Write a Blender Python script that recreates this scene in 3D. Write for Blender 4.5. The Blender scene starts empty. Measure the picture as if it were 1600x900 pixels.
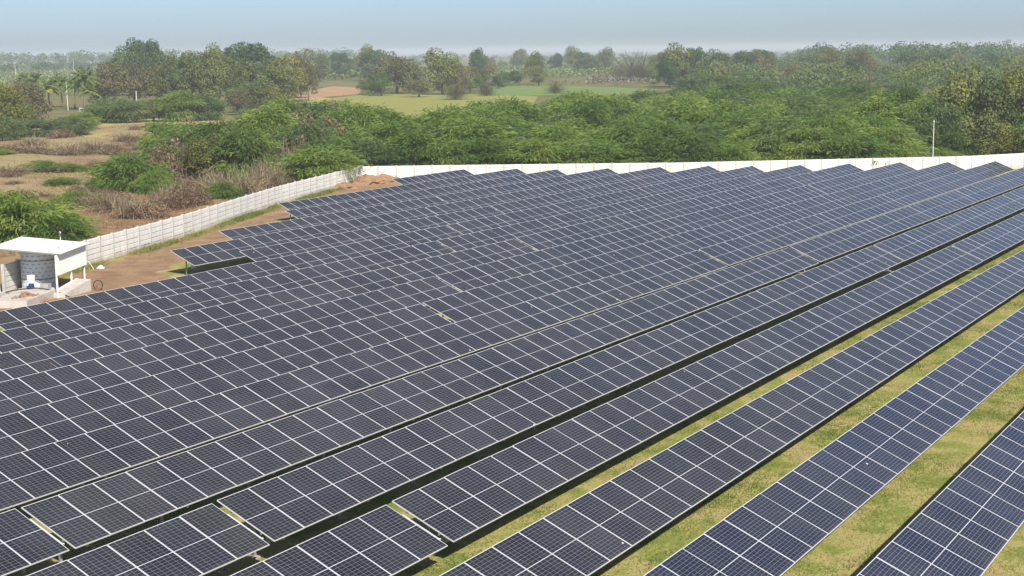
import bpy, math, random
import numpy as np
from mathutils import Matrix, Vector

# ------------------------------------------------------------------ camera, sky, sun, exposure
SC = bpy.context.scene
COL = SC.collection
CAM_Z = 13.85
F_PX = 2359.4                                  # focal length in pixels of a 1600 px wide frame
R_AX = Vector((0.50155724, -0.86505074, -0.01129426))
U_AX = Vector((0.13988904, 0.06821071, 0.98781494))
F_AX = Vector((0.85373965, 0.49702568, -0.15522269))
cam_d = bpy.data.cameras.new('camera')
cam_d.sensor_width = 36.0
cam_d.lens = 36.0 * F_PX / 1600.0
cam_d.clip_start = 0.1
cam_d.clip_end = 60000
cam = bpy.data.objects.new('camera', cam_d)
COL.objects.link(cam)
cam.matrix_world = Matrix(((R_AX.x, U_AX.x, -F_AX.x, 0), (R_AX.y, U_AX.y, -F_AX.y, 0), (R_AX.z, U_AX.z, -F_AX.z, CAM_Z), (0, 0, 0, 1)))
SC.camera = cam

SUN_DIR = Vector((-0.70, -0.92, 1.0)).normalized()       # towards the sun
SUN_EL = math.asin(SUN_DIR.z)
SUN_AZ = math.atan2(SUN_DIR.x, SUN_DIR.y)
world = bpy.data.worlds.new('World')
SC.world = world
world.use_nodes = True
wn, wl = world.node_tree.nodes, world.node_tree.links
sky = wn.new('ShaderNodeTexSky')
sky.sky_type = 'NISHITA'
sky.sun_disc = False
sky.sun_elevation = SUN_EL
sky.sun_rotation = SUN_AZ
sky.altitude = 0
sky.air_density = 0.55
sky.dust_density = 0.95
sky.ozone_density = 3.0
bg = wn.get('Background') or wn.new('ShaderNodeBackground')
bg.inputs['Strength'].default_value = 0.078
wl.new(sky.outputs['Color'], bg.inputs['Color'])
sun_d = bpy.data.lights.new('sun', 'SUN')
sun_d.energy = 4.2
sun_d.angle = math.radians(0.6)
sun_d.color = (1.0, 0.94, 0.85)
sun = bpy.data.objects.new('sun', sun_d)
COL.objects.link(sun)
sun.rotation_euler = SUN_DIR.to_track_quat('Z', 'Y').to_euler()
sun.location = (0, 0, 60)
vs = SC.view_settings
vs.view_transform = 'Standard'
vs.look = 'None'
vs.exposure = 0.75
vs.gamma = 1.0
SC.cycles.use_denoising = True
try:
    SC.cycles.denoiser = 'OPENIMAGEDENOISE'
except Exception:
    pass
SC.cycles.max_bounces = 6
SC.cycles.volume_bounces = 1
SC.cycles.transparent_max_bounces = 6

RNG = np.random.default_rng(11)
rnd = random.Random(5)

# ------------------------------------------------------------------ helpers
def ray(px, py):
    d = F_AX * F_PX + R_AX * (px - 800) + U_AX * (450 - py)
    return d

def at(px, py, z=0.0):
    """the point of the horizontal plane at height z that the photograph shows at (px, py)"""
    d = ray(px, py)
    k = (z - CAM_Z) / d.z
    return Vector((d.x * k, d.y * k, z))

def at_range(px, rng):
    """ground point at a horizontal range in the direction of picture column px (near the horizon)"""
    d = ray(px, 100)
    k = rng / math.hypot(d.x, d.y)
    return Vector((d.x * k, d.y * k, 0.0))

def height_at(p, py, px):
    """height above ground, at the place p, that shows at picture row py"""
    d = ray(px, py)
    return CAM_Z + d.z * math.hypot(p.x, p.y) / math.hypot(d.x, d.y)

def tag(o, label=None, cat=None, group=None, kind=None):
    if label: o['label'] = label
    if cat: o['category'] = cat
    if group: o['group'] = group
    if kind: o['kind'] = kind
    return o

def empty(name, loc, rz=0.0):
    o = bpy.data.objects.new(name, None)
    o.empty_display_size = 0.3
    o.location = loc
    o.rotation_euler = (0, 0, rz)
    COL.objects.link(o)
    return o

def link(name, me, parent=None, loc=(0, 0, 0), rot=(0, 0, 0), scale=(1, 1, 1)):
    o = bpy.data.objects.new(name, me)
    o.location = loc
    o.rotation_euler = rot
    o.scale = scale
    o.parent = parent
    COL.objects.link(o)
    return o

def mesh_np(name, V, F, mats, midx=None, tint=None, smooth=False):
    """mesh from arrays: V (n,3), F (m,4) quads"""
    V = np.asarray(V, np.float32)
    F = np.asarray(F, np.int32)
    k = F.shape[1]
    me = bpy.data.meshes.new(name)
    me.vertices.add(len(V))
    me.vertices.foreach_set('co', V.ravel())
    me.loops.add(F.size)
    me.loops.foreach_set('vertex_index', F.ravel())
    me.polygons.add(len(F))
    me.polygons.foreach_set('loop_start', np.arange(0, F.size, k, dtype=np.int32))
    me.polygons.foreach_set('loop_total', np.full(len(F), k, np.int32))
    for m in mats:
        me.materials.append(m)
    if midx is not None:
        me.polygons.foreach_set('material_index', np.asarray(midx, np.int32))
    if smooth:
        me.polygons.foreach_set('use_smooth', np.ones(len(F), bool))
    if tint is not None:
        a = me.attributes.new('tint', 'FLOAT', 'FACE')
        a.data.foreach_set('value', np.asarray(tint, np.float32))
    me.update(calc_edges=True)
    me.validate()
    return me

class MB:
    """collects boxes, tubes and free polygons into one mesh"""
    def __init__(s):
        s.v, s.f, s.m = [], [], []
    def add(s, vs_, fs, mi=0):
        b = len(s.v)
        s.v += [tuple(v) for v in vs_]
        s.f += [tuple(i + b for i in f) for f in fs]
        s.m += [mi] * len(fs)
        return s
    def box(s, x0, x1, y0, y1, z0, z1, mi=0, M=None):
        c = [Vector((x, y, z)) for z in (z0, z1) for y in (y0, y1) for x in (x0, x1)]
        if M is not None: c = [M @ p for p in c]
        return s.add(c, [(0, 2, 3, 1), (4, 5, 7, 6), (0, 1, 5, 4), (2, 6, 7, 3), (0, 4, 6, 2), (1, 3, 7, 5)], mi)
    def tube(s, pts, rads, n=6, mi=0, caps=True):
        pts = [Vector(p) for p in pts]
        if not hasattr(rads, '__len__'): rads = [rads] * len(pts)
        rings = []
        for i, p in enumerate(pts):
            d = (pts[min(i + 1, len(pts) - 1)] - pts[max(i - 1, 0)]).normalized()
            a = d.cross(Vector((0, 0, 1)) if abs(d.z) < 0.9 else Vector((1, 0, 0))).normalized()
            b = d.cross(a)
            rings.append([p + (a * math.cos(2 * math.pi * j / n) + b * math.sin(2 * math.pi * j / n)) * rads[i] for j in range(n)])
        vs_ = [v for r in rings for v in r]
        fs = [(i * n + j, i * n + (j + 1) % n, (i + 1) * n + (j + 1) % n, (i + 1) * n + j) for i in range(len(pts) - 1) for j in range(n)]
        if caps:
            fs += [tuple(range(n - 1, -1, -1)), tuple(range((len(pts) - 1) * n, len(pts) * n))]
        return s.add(vs_, fs, mi)
    def lathe(s, prof, n=28, mi=0, c=(0, 0)):
        vs_ = [(c[0] + r * math.cos(2 * math.pi * j / n), c[1] + r * math.sin(2 * math.pi * j / n), z) for r, z in prof for j in range(n)]
        fs = [(i * n + j, i * n + (j + 1) % n, (i + 1) * n + (j + 1) % n, (i + 1) * n + j) for i in range(len(prof) - 1) for j in range(n)]
        fs += [tuple(range(n - 1, -1, -1)), tuple(range((len(prof) - 1) * n, len(prof) * n))]
        return s.add(vs_, fs, mi)
    def mesh(s, name, mats, smooth=False):
        me = bpy.data.meshes.new(name)
        me.from_pydata(s.v, [], s.f)
        for m in (mats if isinstance(mats, (list, tuple)) else [mats]): me.materials.append(m)
        me.polygons.foreach_set('material_index', s.m)
        if smooth: me.polygons.foreach_set('use_smooth', [True] * len(s.f))
        me.update()
        return me
    def build(s, name, mats, parent=None, loc=(0, 0, 0), rot=(0, 0, 0), smooth=False):
        return link(name, s.mesh(name, mats, smooth), parent, loc, rot)

ORD = ['zeroth', 'first', 'second', 'third', 'fourth', 'fifth', 'sixth', 'seventh', 'eighth', 'ninth', 'tenth', 'eleventh', 'twelfth', 'thirteenth',
       'fourteenth', 'fifteenth', 'sixteenth', 'seventeenth', 'eighteenth', 'nineteenth', 'twentieth']
def ordinal(n):
    if n <= 20: return ORD[n]
    tens = {2: 'twenty', 3: 'thirty', 4: 'forty', 5: 'fifty'}[n // 10]
    return tens + ('-' + ORD[n % 10] if n % 10 else '') + ('' if n % 10 else 'th')

# ------------------------------------------------------------------ materials
def new_mat(name):
    m = bpy.data.materials.new(name)
    m.use_nodes = True
    nt = m.node_tree
    return m, nt.nodes, nt.links, nt.nodes['Principled BSDF']

def mth(n, l, op, a, b=None, c=None):
    x = n.new('ShaderNodeMath')
    x.operation = op
    for i, v in enumerate((a, b, c)):
        if v is None: continue
        if isinstance(v, (int, float)): x.inputs[i].default_value = v
        else: l.new(v, x.inputs[i])
    return x.outputs[0]

def mixc(n, l, fac, a, b, mode='MIX'):
    x = n.new('ShaderNodeMix')
    x.data_type = 'RGBA'
    x.blend_type = mode
    for s, v in ((x.inputs[0], fac), (x.inputs[6], a), (x.inputs[7], b)):
        if isinstance(v, (int, float)): s.default_value = v
        elif isinstance(v, tuple): s.default_value = v + (1,) if len(v) == 3 else v
        else: l.new(v, s)
    return x.outputs[2]

def noise(n, l, scale, detail=4, rough=0.55, vec=None, dist=0.0):
    x = n.new('ShaderNodeTexNoise')
    x.inputs['Scale'].default_value = scale
    x.inputs['Detail'].default_value = detail
    x.inputs['Roughness'].default_value = rough
    x.inputs['Distortion'].default_value = dist
    if vec is not None: l.new(vec, x.inputs['Vector'])
    return x.outputs[0]

def ramp(n, l, fac, stops):
    x = n.new('ShaderNodeValToRGB')
    e = x.color_ramp.elements
    while len(e) > 1: e.remove(e[-1])
    e[0].position, e[0].color = stops[0][0], stops[0][1] + (1,)
    for p, c in stops[1:]:
        k = e.new(p)
        k.color = c + (1,)
    l.new(fac, x.inputs[0])
    return x.outputs[0]

def smooth(n, l, v, a, b):
    x = n.new('ShaderNodeMapRange')
    x.interpolation_type = 'SMOOTHSTEP'
    x.inputs[1].default_value, x.inputs[2].default_value = a, b
    l.new(v, x.inputs[0])
    return x.outputs[0]

def plain(name, col, rough=0.7, metal=0.0, var=0.25, scale=3.0, bump=0.0, spec=0.4):
    m, n, l, p = new_mat(name)
    tc = n.new('ShaderNodeTexCoord').outputs['Object']
    f = noise(n, l, scale, 5, 0.6, tc)
    d = tuple(c * (1 - var) for c in col)
    b = tuple(min(1, c * (1 + var * 0.6)) for c in col)
    l.new(ramp(n, l, f, [(0.25, d), (0.75, b)]), p.inputs['Base Color'])
    p.inputs['Roughness'].default_value = rough
    p.inputs['Metallic'].default_value = metal
    p.inputs['Specular IOR Level'].default_value = spec
    if bump:
        bp = n.new('ShaderNodeBump')
        bp.inputs['Strength'].default_value = bump
        bp.inputs['Distance'].default_value = 0.02
        l.new(noise(n, l, scale * 8, 4, 0.6, tc), bp.inputs['Height'])
        l.new(bp.outputs[0], p.inputs['Normal'])
    return m

MOD_W, MOD_H, PIT = 1.303, 2.172, 1.323
LIP = 0.009
def panel_material(name='solar_glass', blue=False):
    m, n, l, p = new_mat(name)
    tc = n.new('ShaderNodeTexCoord').outputs['Object']
    sp = n.new('ShaderNodeSeparateXYZ')
    l.new(tc, sp.inputs[0])
    x, y = sp.outputs[0], sp.outputs[1]
    mx, my = 0.014, 0.017                                  # white border between frame and cells
    cw = (MOD_W - 2 * mx) / 6.0
    half = 0.009                                           # half of the white strip between the two cell fields
    ch = (MOD_H / 2 - my - half) / 10.0
    # lines across x
    u = mth(n, l, 'DIVIDE', mth(n, l, 'SUBTRACT', x, mx), cw)
    du = mth(n, l, 'ABSOLUTE', mth(n, l, 'SUBTRACT', u, mth(n, l, 'ROUND', u)))
    lx = mth(n, l, 'LESS_THAN', mth(n, l, 'MULTIPLY', du, cw), 0.0034)
    # y measured from the middle of the module
    yy = mth(n, l, 'ABSOLUTE', mth(n, l, 'SUBTRACT', y, MOD_H / 2))
    v = mth(n, l, 'DIVIDE', mth(n, l, 'SUBTRACT', yy, half), ch)
    dv = mth(n, l, 'ABSOLUTE', mth(n, l, 'SUBTRACT', v, mth(n, l, 'ROUND', v)))
    ly = mth(n, l, 'LESS_THAN', mth(n, l, 'MULTIPLY', dv, ch), 0.0032)
    mid = mth(n, l, 'LESS_THAN', yy, half)
    bx = mth(n, l, 'GREATER_THAN', mth(n, l, 'ABSOLUTE', mth(n, l, 'SUBTRACT', x, MOD_W / 2)), MOD_W / 2 - mx)
    by = mth(n, l, 'GREATER_THAN', yy, MOD_H / 2 - my)
    grid = mth(n, l, 'MAXIMUM', lx, ly)
    white = mth(n, l, 'MAXIMUM', mth(n, l, 'MAXIMUM', bx, by), mid)
    oi = n.new('ShaderNodeObjectInfo').outputs['Random']
    cell = ramp(n, l, oi, [(0.0, (0.006, 0.010, 0.026)), (0.35, (0.008, 0.011, 0.022)), (0.7, (0.006, 0.012, 0.034)), (1.0, (0.011, 0.011, 0.028))] if blue else
                [(0.0, (0.010, 0.011, 0.016)), (0.35, (0.011, 0.011, 0.014)), (0.7, (0.009, 0.011, 0.020)), (1.0, (0.014, 0.012, 0.016))])
    # each cell a slightly different blue
    wn_ = n.new('ShaderNodeTexWhiteNoise')
    wn_.noise_dimensions = '3D'
    cb = n.new('ShaderNodeCombineXYZ')
    l.new(mth(n, l, 'FLOOR', u), cb.inputs[0]); l.new(mth(n, l, 'FLOOR', v), cb.inputs[1]); l.new(mth(n, l, 'ADD', mth(n, l, 'MULTIPLY', oi, 50), mth(n, l, 'GREATER_THAN', y, MOD_H / 2)), cb.inputs[2])
    l.new(cb.outputs[0], wn_.inputs[0])
    cell = mixc(n, l, mth(n, l, 'MULTIPLY', wn_.outputs[0], 0.35), cell, (0.011, 0.012, 0.032) if blue else (0.012, 0.0125, 0.017))
    col = mixc(n, l, mth(n, l, 'MULTIPLY', grid, 0.9), cell, (0.26, 0.28, 0.34))
    col = mixc(n, l, white, col, (0.55, 0.57, 0.60))
    # thin film of dust, heavier towards the low edge
    gp = n.new('ShaderNodeNewGeometry').outputs['Position']
    dn = noise(n, l, 0.35, 5, 0.65, gp)
    low = smooth(n, l, y, 0.10, 0.0)
    dust = mth(n, l, 'ADD', mth(n, l, 'MULTIPLY', smooth(n, l, dn, 0.30, 0.75), 0.055), mth(n, l, 'MULTIPLY', low, 0.16))
    dust = mth(n, l, 'ADD', dust, mth(n, l, 'ADD', 0.018, mth(n, l, 'MULTIPLY', mth(n, l, 'POWER', mth(n, l, 'FRACT', mth(n, l, 'MULTIPLY', oi, 7.3)), 3.0), 0.022)))
    # small droppings
    vo = n.new('ShaderNodeTexVoronoi')
    vo.inputs['Scale'].default_value = 0.55
    l.new(gp, vo.inputs['Vector'])
    spot = mth(n, l, 'LESS_THAN', vo.outputs['Distance'], 0.022)
    col = mixc(n, l, dust, col, (0.35, 0.335, 0.31))
    col = mixc(n, l, spot, col, (0.75, 0.74, 0.70))
    l.new(col, p.inputs['Base Color'])
    l.new(mth(n, l, 'ADD', 0.10, mth(n, l, 'MULTIPLY', dn, 0.16)), p.inputs['Roughness'])
    p.inputs['IOR'].default_value = 1.43
    p.inputs['Specular Tint'].default_value = (1.0, 0.95, 0.82, 1)      # anti-reflective coating
    return m

def leaf_material(name, stops, trans=0.28, hue=0.5, rough=0.62):
    """foliage: colour from a per-leaf value, a slow noise through the crown, and a per-plant value"""
    m, n, l, p = new_mat(name)
    a = n.new('ShaderNodeAttribute')
    a.attribute_name = 'tint'
    oi = n.new('ShaderNodeObjectInfo').outputs['Random']
    gp = n.new('ShaderNodeNewGeometry').outputs['Position']
    big = noise(n, l, 0.35, 3, 0.5, gp)
    f = mth(n, l, 'ADD', mth(n, l, 'MULTIPLY', a.outputs['Fac'], 0.45), mth(n, l, 'MULTIPLY', big, 0.55))
    f = mth(n, l, 'ADD', f, mth(n, l, 'MULTIPLY', mth(n, l, 'SUBTRACT', oi, 0.5), hue * 0.5))
    col = ramp(n, l, f, stops)
    l.new(col, p.inputs['Base Color'])
    p.inputs['Roughness'].default_value = rough
    p.inputs['Specular IOR Level'].default_value = 0.25
    t = n.new('ShaderNodeBsdfTranslucent')
    l.new(col, t.inputs['Color'])
    mx = n.new('ShaderNodeMixShader')
    mx.inputs[0].default_value = trans
    l.new(p.outputs[0], mx.inputs[1]); l.new(t.outputs[0], mx.inputs[2])
    l.new(mx.outputs[0], n['Material Output'].inputs['Surface'])
    return m

def ground_material():
    m, n, l, p = new_mat('ground_cover')
    gp = n.new('ShaderNodeNewGeometry').outputs['Position']
    def att(nm):
        a = n.new('ShaderNodeAttribute'); a.attribute_name = nm
        return a.outputs['Fac']
    n1 = noise(n, l, 0.55, 5, 0.6, gp)
    n2 = noise(n, l, 8.0, 6, 0.75, gp)
    n3 = noise(n, l, 0.09, 4, 0.55, gp)
    n4 = noise(n, l, 0.028, 4, 0.6, gp)
    f = mth(n, l, 'ADD', mth(n, l, 'MULTIPLY', n1, 0.55), mth(n, l, 'MULTIPLY', n2, 0.45))
    lawn = ramp(n, l, f, [(0.28, (0.22, 0.150, 0.080)), (0.40, (0.40, 0.295, 0.150)), (0.46, (0.40, 0.345, 0.135)), (0.53, (0.22, 0.25, 0.060)), (0.66, (0.13, 0.20, 0.036))])
    soil = ramp(n, l, f, [(0.3, (0.17, 0.095, 0.055)), (0.5, (0.29, 0.185, 0.11)), (0.7, (0.42, 0.32, 0.19))])
    g = mth(n, l, 'ADD', mth(n, l, 'MULTIPLY', n3, 0.62), mth(n, l, 'MULTIPLY', f, 0.38))
    dry = ramp(n, l, g, [(0.32, (0.19, 0.115, 0.075)), (0.42, (0.28, 0.185, 0.11)), (0.50, (0.32, 0.24, 0.135)), (0.57, (0.30, 0.26, 0.12)), (0.66, (0.17, 0.19, 0.075))])
    far = ramp(n, l, n4, [(0.35, (0.10, 0.12, 0.035)), (0.5, (0.19, 0.16, 0.07)), (0.65, (0.09, 0.12, 0.03))])
    sm = smooth(n, l, mth(n, l, 'ADD', att('soil'), mth(n, l, 'MULTIPLY', mth(n, l, 'SUBTRACT', n1, 0.5), 1.4)), 0.40, 0.60)
    c = mixc(n, l, sm, lawn, soil)
    om = smooth(n, l, mth(n, l, 'ADD', att('outside'), mth(n, l, 'MULTIPLY', mth(n, l, 'SUBTRACT', n1, 0.5), 0.5)), 0.4, 0.6)
    c = mixc(n, l, om, c, dry)
    rm = smooth(n, l, mth(n, l, 'ADD', att('red'), mth(n, l, 'MULTIPLY', mth(n, l, 'SUBTRACT', n3, 0.5), 1.8)), 0.45, 0.70)
    c = mixc(n, l, rm, c, ramp(n, l, f, [(0.3, (0.15, 0.075, 0.045)), (0.5, (0.28, 0.16, 0.085)), (0.66, (0.42, 0.29, 0.14))]))
    c = mixc(n, l, att('far'), c, far)
    l.new(c, p.inputs['Base Color'])
    p.inputs['Roughness'].default_value = 0.95
    p.inputs['Specular IOR Level'].default_value = 0.1
    bp = n.new('ShaderNodeBump')
    bp.inputs['Strength'].default_value = 0.9
    bp.inputs['Distance'].default_value = 0.12
    l.new(f, bp.inputs['Height'])
    l.new(bp.outputs[0], p.inputs['Normal'])
    return m

def field_material(name, stops, rows=None, ang=0.0, scale=0.12):
    m, n, l, p = new_mat(name)
    gp = n.new('ShaderNodeNewGeometry').outputs['Position']
    f = mth(n, l, 'ADD', mth(n, l, 'MULTIPLY', noise(n, l, scale, 5, 0.6, gp), 0.7), mth(n, l, 'MULTIPLY', noise(n, l, 1.5, 4, 0.7, gp), 0.3))
    l.new(ramp(n, l, f, stops), p.inputs['Base Color'])
    p.inputs['Roughness'].default_value = 0.95
    p.inputs['Specular IOR Level'].default_value = 0.1
    return m

M = {}
M['glass'] = panel_material()
M['glass_blue'] = panel_material('solar_glass_blue', True)
M['alu'] = plain('anodised_aluminium', (0.76, 0.77, 0.79), 0.42, 0.25, 0.08, 2.0)
M['steel'] = plain('galvanised_steel', (0.42, 0.43, 0.44), 0.5, 0.5, 0.2, 6.0)
M['precast'] = plain('whitewashed_precast', (0.66, 0.65, 0.62), 0.9, 0, 0.14, 1.3, 0.3, 0.2)
M['precast_post'] = plain('precast_post', (0.46, 0.45, 0.425), 0.9, 0, 0.2, 2.0, 0.3, 0.2)
def stained(m, amount=0.5):
    """rain streaks and mud splash on masonry, by height above the ground"""
    n, l, p = m.node_tree.nodes, m.node_tree.links, m.node_tree.nodes['Principled BSDF']
    old = p.inputs['Base Color'].links[0].from_socket
    gp = n.new('ShaderNodeNewGeometry').outputs['Position']
    sp = n.new('ShaderNodeSeparateXYZ'); l.new(gp, sp.inputs[0])
    f = mth(n, l, 'ADD', sp.outputs[2], mth(n, l, 'MULTIPLY', noise(n, l, 1.1, 4, 0.6, gp), -0.9))
    splash = smooth(n, l, f, 0.05, -0.35)
    mp = n.new('ShaderNodeMapping'); mp.inputs['Scale'].default_value = (2.2, 2.2, 0.25)
    l.new(gp, mp.inputs['Vector'])
    streak = smooth(n, l, noise(n, l, 1.0, 5, 0.65, mp.outputs[0]), 0.52, 0.74)
    c = mixc(n, l, mth(n, l, 'MULTIPLY', streak, amount), old, (0.27, 0.26, 0.235))
    c = mixc(n, l, mth(n, l, 'MULTIPLY', splash, 0.6), c, (0.36, 0.27, 0.18))
    l.new(c, p.inputs['Base Color'])
stained(M['precast']); stained(M['precast_post'])
M['concrete'] = plain('pale_concrete', (0.50, 0.47, 0.42), 0.9, 0, 0.25, 1.6, 0.4, 0.2)
M['concrete_dark'] = plain('weathered_concrete', (0.36, 0.35, 0.33), 0.9, 0, 0.3, 2.2, 0.4, 0.2)
M['sheet'] = plain('white_sheet_roof', (0.78, 0.78, 0.76), 0.45, 0.1, 0.07, 1.2)
M['white_plastic'] = plain('white_plastic', (0.78, 0.78, 0.76), 0.5, 0, 0.05, 2.0)
M['blue_pump'] = plain('blue_paint', (0.03, 0.05, 0.16), 0.4, 0, 0.2, 6.0)
M['hose'] = plain('black_hose', (0.02, 0.02, 0.022), 0.6, 0, 0.2, 6.0)
M['rubble'] = plain('red_rubble', (0.30, 0.17, 0.12), 0.95, 0, 0.35, 5.0, 0.6, 0.1)
M['soil'] = plain('brown_soil', (0.30, 0.18, 0.11), 0.97, 0, 0.4, 2.4, 0.8, 0.1)
M['bark'] = plain('grey_brown_bark', (0.13, 0.10, 0.075), 0.95, 0, 0.35, 4.0, 0.5, 0.1)
M['pole'] = plain('cement_pole', (0.55, 0.53, 0.49), 0.9, 0, 0.15, 2.0)
M['palm_bark'] = plain('palm_bark', (0.17, 0.145, 0.115), 0.95, 0, 0.3, 4.0)
M['tank_wrap'] = None
M['ground'] = ground_material()
M['acacia'] = leaf_material('feathery_green_leaf', [(0.12, (0.074, 0.130, 0.031)), (0.38, (0.143, 0.232, 0.046)), (0.62, (0.224, 0.325, 0.062)), (0.9, (0.320, 0.371, 0.083))], 0.5, 0.9)
M['acacia_dark'] = leaf_material('dull_green_leaf', [(0.15, (0.060, 0.113, 0.041)), (0.5, (0.122, 0.192, 0.063)), (0.85, (0.215, 0.271, 0.085))], 0.45, 0.7)
M['olive'] = leaf_material('olive_leaf', [(0.15, (0.066, 0.092, 0.028)), (0.5, (0.139, 0.175, 0.048)), (0.85, (0.250, 0.267, 0.078))], 0.34, 0.8)
M['brown'] = leaf_material('browning_leaf', [(0.15, (0.078, 0.073, 0.036)), (0.5, (0.153, 0.140, 0.062)), (0.85, (0.254, 0.215, 0.098))], 0.3, 0.7)
M['dark'] = leaf_material('dark_green_leaf', [(0.15, (0.031, 0.068, 0.023)), (0.5, (0.068, 0.127, 0.036)), (0.85, (0.130, 0.202, 0.052))], 0.32, 0.6)
M['yellow'] = leaf_material('yellow_green_leaf', [(0.15, (0.086, 0.103, 0.021)), (0.5, (0.190, 0.201, 0.039)), (0.85, (0.310, 0.282, 0.057))], 0.36, 0.5)
M['twig'] = leaf_material('dry_twig', [(0.20, (0.132, 0.099, 0.065)), (0.5, (0.237, 0.187, 0.119)), (0.85, (0.363, 0.297, 0.180))], 0.05, 0.5, 0.9)
M['pink'] = leaf_material('withered_pink_leaf', [(0.20, (0.125, 0.080, 0.055)), (0.5, (0.240, 0.155, 0.105)), (0.85, (0.340, 0.245, 0.160))], 0.25, 0.5, 0.9)
M['palm'] = leaf_material('palm_leaf', [(0.20, (0.072, 0.124, 0.029)), (0.5, (0.156, 0.221, 0.049)), (0.80, (0.286, 0.286, 0.065)), (0.95, (0.624, 0.429, 0.039))], 0.35, 0.2)
M['banana'] = leaf_material('banana_leaf', [(0.20, (0.085, 0.136, 0.034)), (0.5, (0.204, 0.281, 0.076)), (0.85, (0.442, 0.459, 0.170))], 0.4, 0.4)
M['banana_dry'] = leaf_material('withered_banana_leaf', [(0.20, (0.143, 0.128, 0.098)), (0.5, (0.285, 0.247, 0.188)), (0.85, (0.495, 0.435, 0.330))], 0.3, 0.4)
M['grass'] = leaf_material('lawn_grass', [(0.20, (0.085, 0.150, 0.022)), (0.42, (0.180, 0.220, 0.045)), (0.58, (0.340, 0.290, 0.105)), (0.85, (0.480, 0.380, 0.190))], 0.3, 0.0, 0.8)
M['straw'] = leaf_material('dry_grass', [(0.20, (0.200, 0.125, 0.078)), (0.45, (0.310, 0.225, 0.120)), (0.65, (0.400, 0.330, 0.150)), (0.9, (0.250, 0.270, 0.090))], 0.25, 0.0, 0.85)

# ------------------------------------------------------------------ the layout of the farm
TAU = 0.4054                                     # tilt of the modules
Y1, ROW_PITCH, Z_LOW = 8.118, 4.3385, 0.80
DZ = [0.05, -0.03, -0.07, -0.08, -0.02, 0.01, 0.06, 0.04, 0.08, 0.08, 0.03, 0.01, -0.04, -0.05, -0.06, -0.06, -0.03, 0.05]
DY = [-0.06, 0.03, -0.02, 0.09, -0.03, 0, 0.02, 0.02, -0.03, 0.01, 0, 0, 0, 0, 0, 0, 0, 0]
def row_y(k): return Y1 + ROW_PITCH * (k - 1) + DY[k - 1]
def row_z(k): return Z_LOW + DZ[k - 1] - 0.0011 * ROW_PITCH * (k - 1)
WALL_L = [(61.0, 70.15), (66.5, 72.45), (72.4, 74.8), (79.6, 77.1), (86.6, 79.5), (93.8, 82.4), (101.5, 85.5), (109.1, 88.5), (119.9, 92.0), (132.5, 95.9)]
WALL_B = [(132.5, 95.9), (141.0, 81.9), (150.2, 65.8), (160.5, 52.9), (170.2, 40.7), (177.2, 36.0), (196.0, 23.4), (216.0, 10.0)]
WALL_H = 1.74

# ------------------------------------------------------------------ ground
def vnoise(x, y, s, seed=0):
    """cheap smooth value noise"""
    r = np.random.default_rng(seed)
    T = r.random((64, 64))
    x, y = np.asarray(x) / s, np.asarray(y) / s
    i, j = np.floor(x).astype(int), np.floor(y).astype(int)
    fx, fy = x - i, y - j
    fx, fy = fx * fx * (3 - 2 * fx), fy * fy * (3 - 2 * fy)
    g = lambda a, b: T[a % 64, b % 64]
    return (g(i, j) * (1 - fx) + g(i + 1, j) * fx) * (1 - fy) + (g(i, j + 1) * (1 - fx) + g(i + 1, j + 1) * fx) * fy

WL = np.array(WALL_L); WB = np.array(WALL_B)
def wall_left_y(x): return np.interp(x, WL[:, 0], WL[:, 1], left=None) + np.where(np.asarray(x) < 61, (np.asarray(x) - 61) * 0.40, 0)
def wall_back_x(y): return np.interp(y, WB[::-1, 1], WB[::-1, 0])
def side_out(x, y):
    """metres outside the boundary wall (negative inside)"""
    a = (y - wall_left_y(x)) * 0.93
    b = (x - wall_back_x(y)) * 0.85
    b = np.where(y > 95.9, x - 132.5, b)
    return np.maximum(np.where(x < 133, a, -99), np.where(y < 97, b, -99)) if False else np.where((x < 132.5), np.maximum(a, -50), np.maximum(a * 0 - 50, b) if False else np.maximum(b, np.where(y > 95.9, y - 95.9, -50)))

def ground_z(x, y):
    o = np.clip((side_out(x, y) - 1.5) / 8, 0, 1)
    r = np.hypot(x, y)
    fade = np.clip((330 - r) / 60, 0, 1)
    z = (vnoise(x, y, 9, 1) - 0.5) * 0.7 + (vnoise(x, y, 23, 2) - 0.5) * 0.9 + (vnoise(x, y, 3.5, 3) - 0.5) * 0.25
    return z * o * fade

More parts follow.
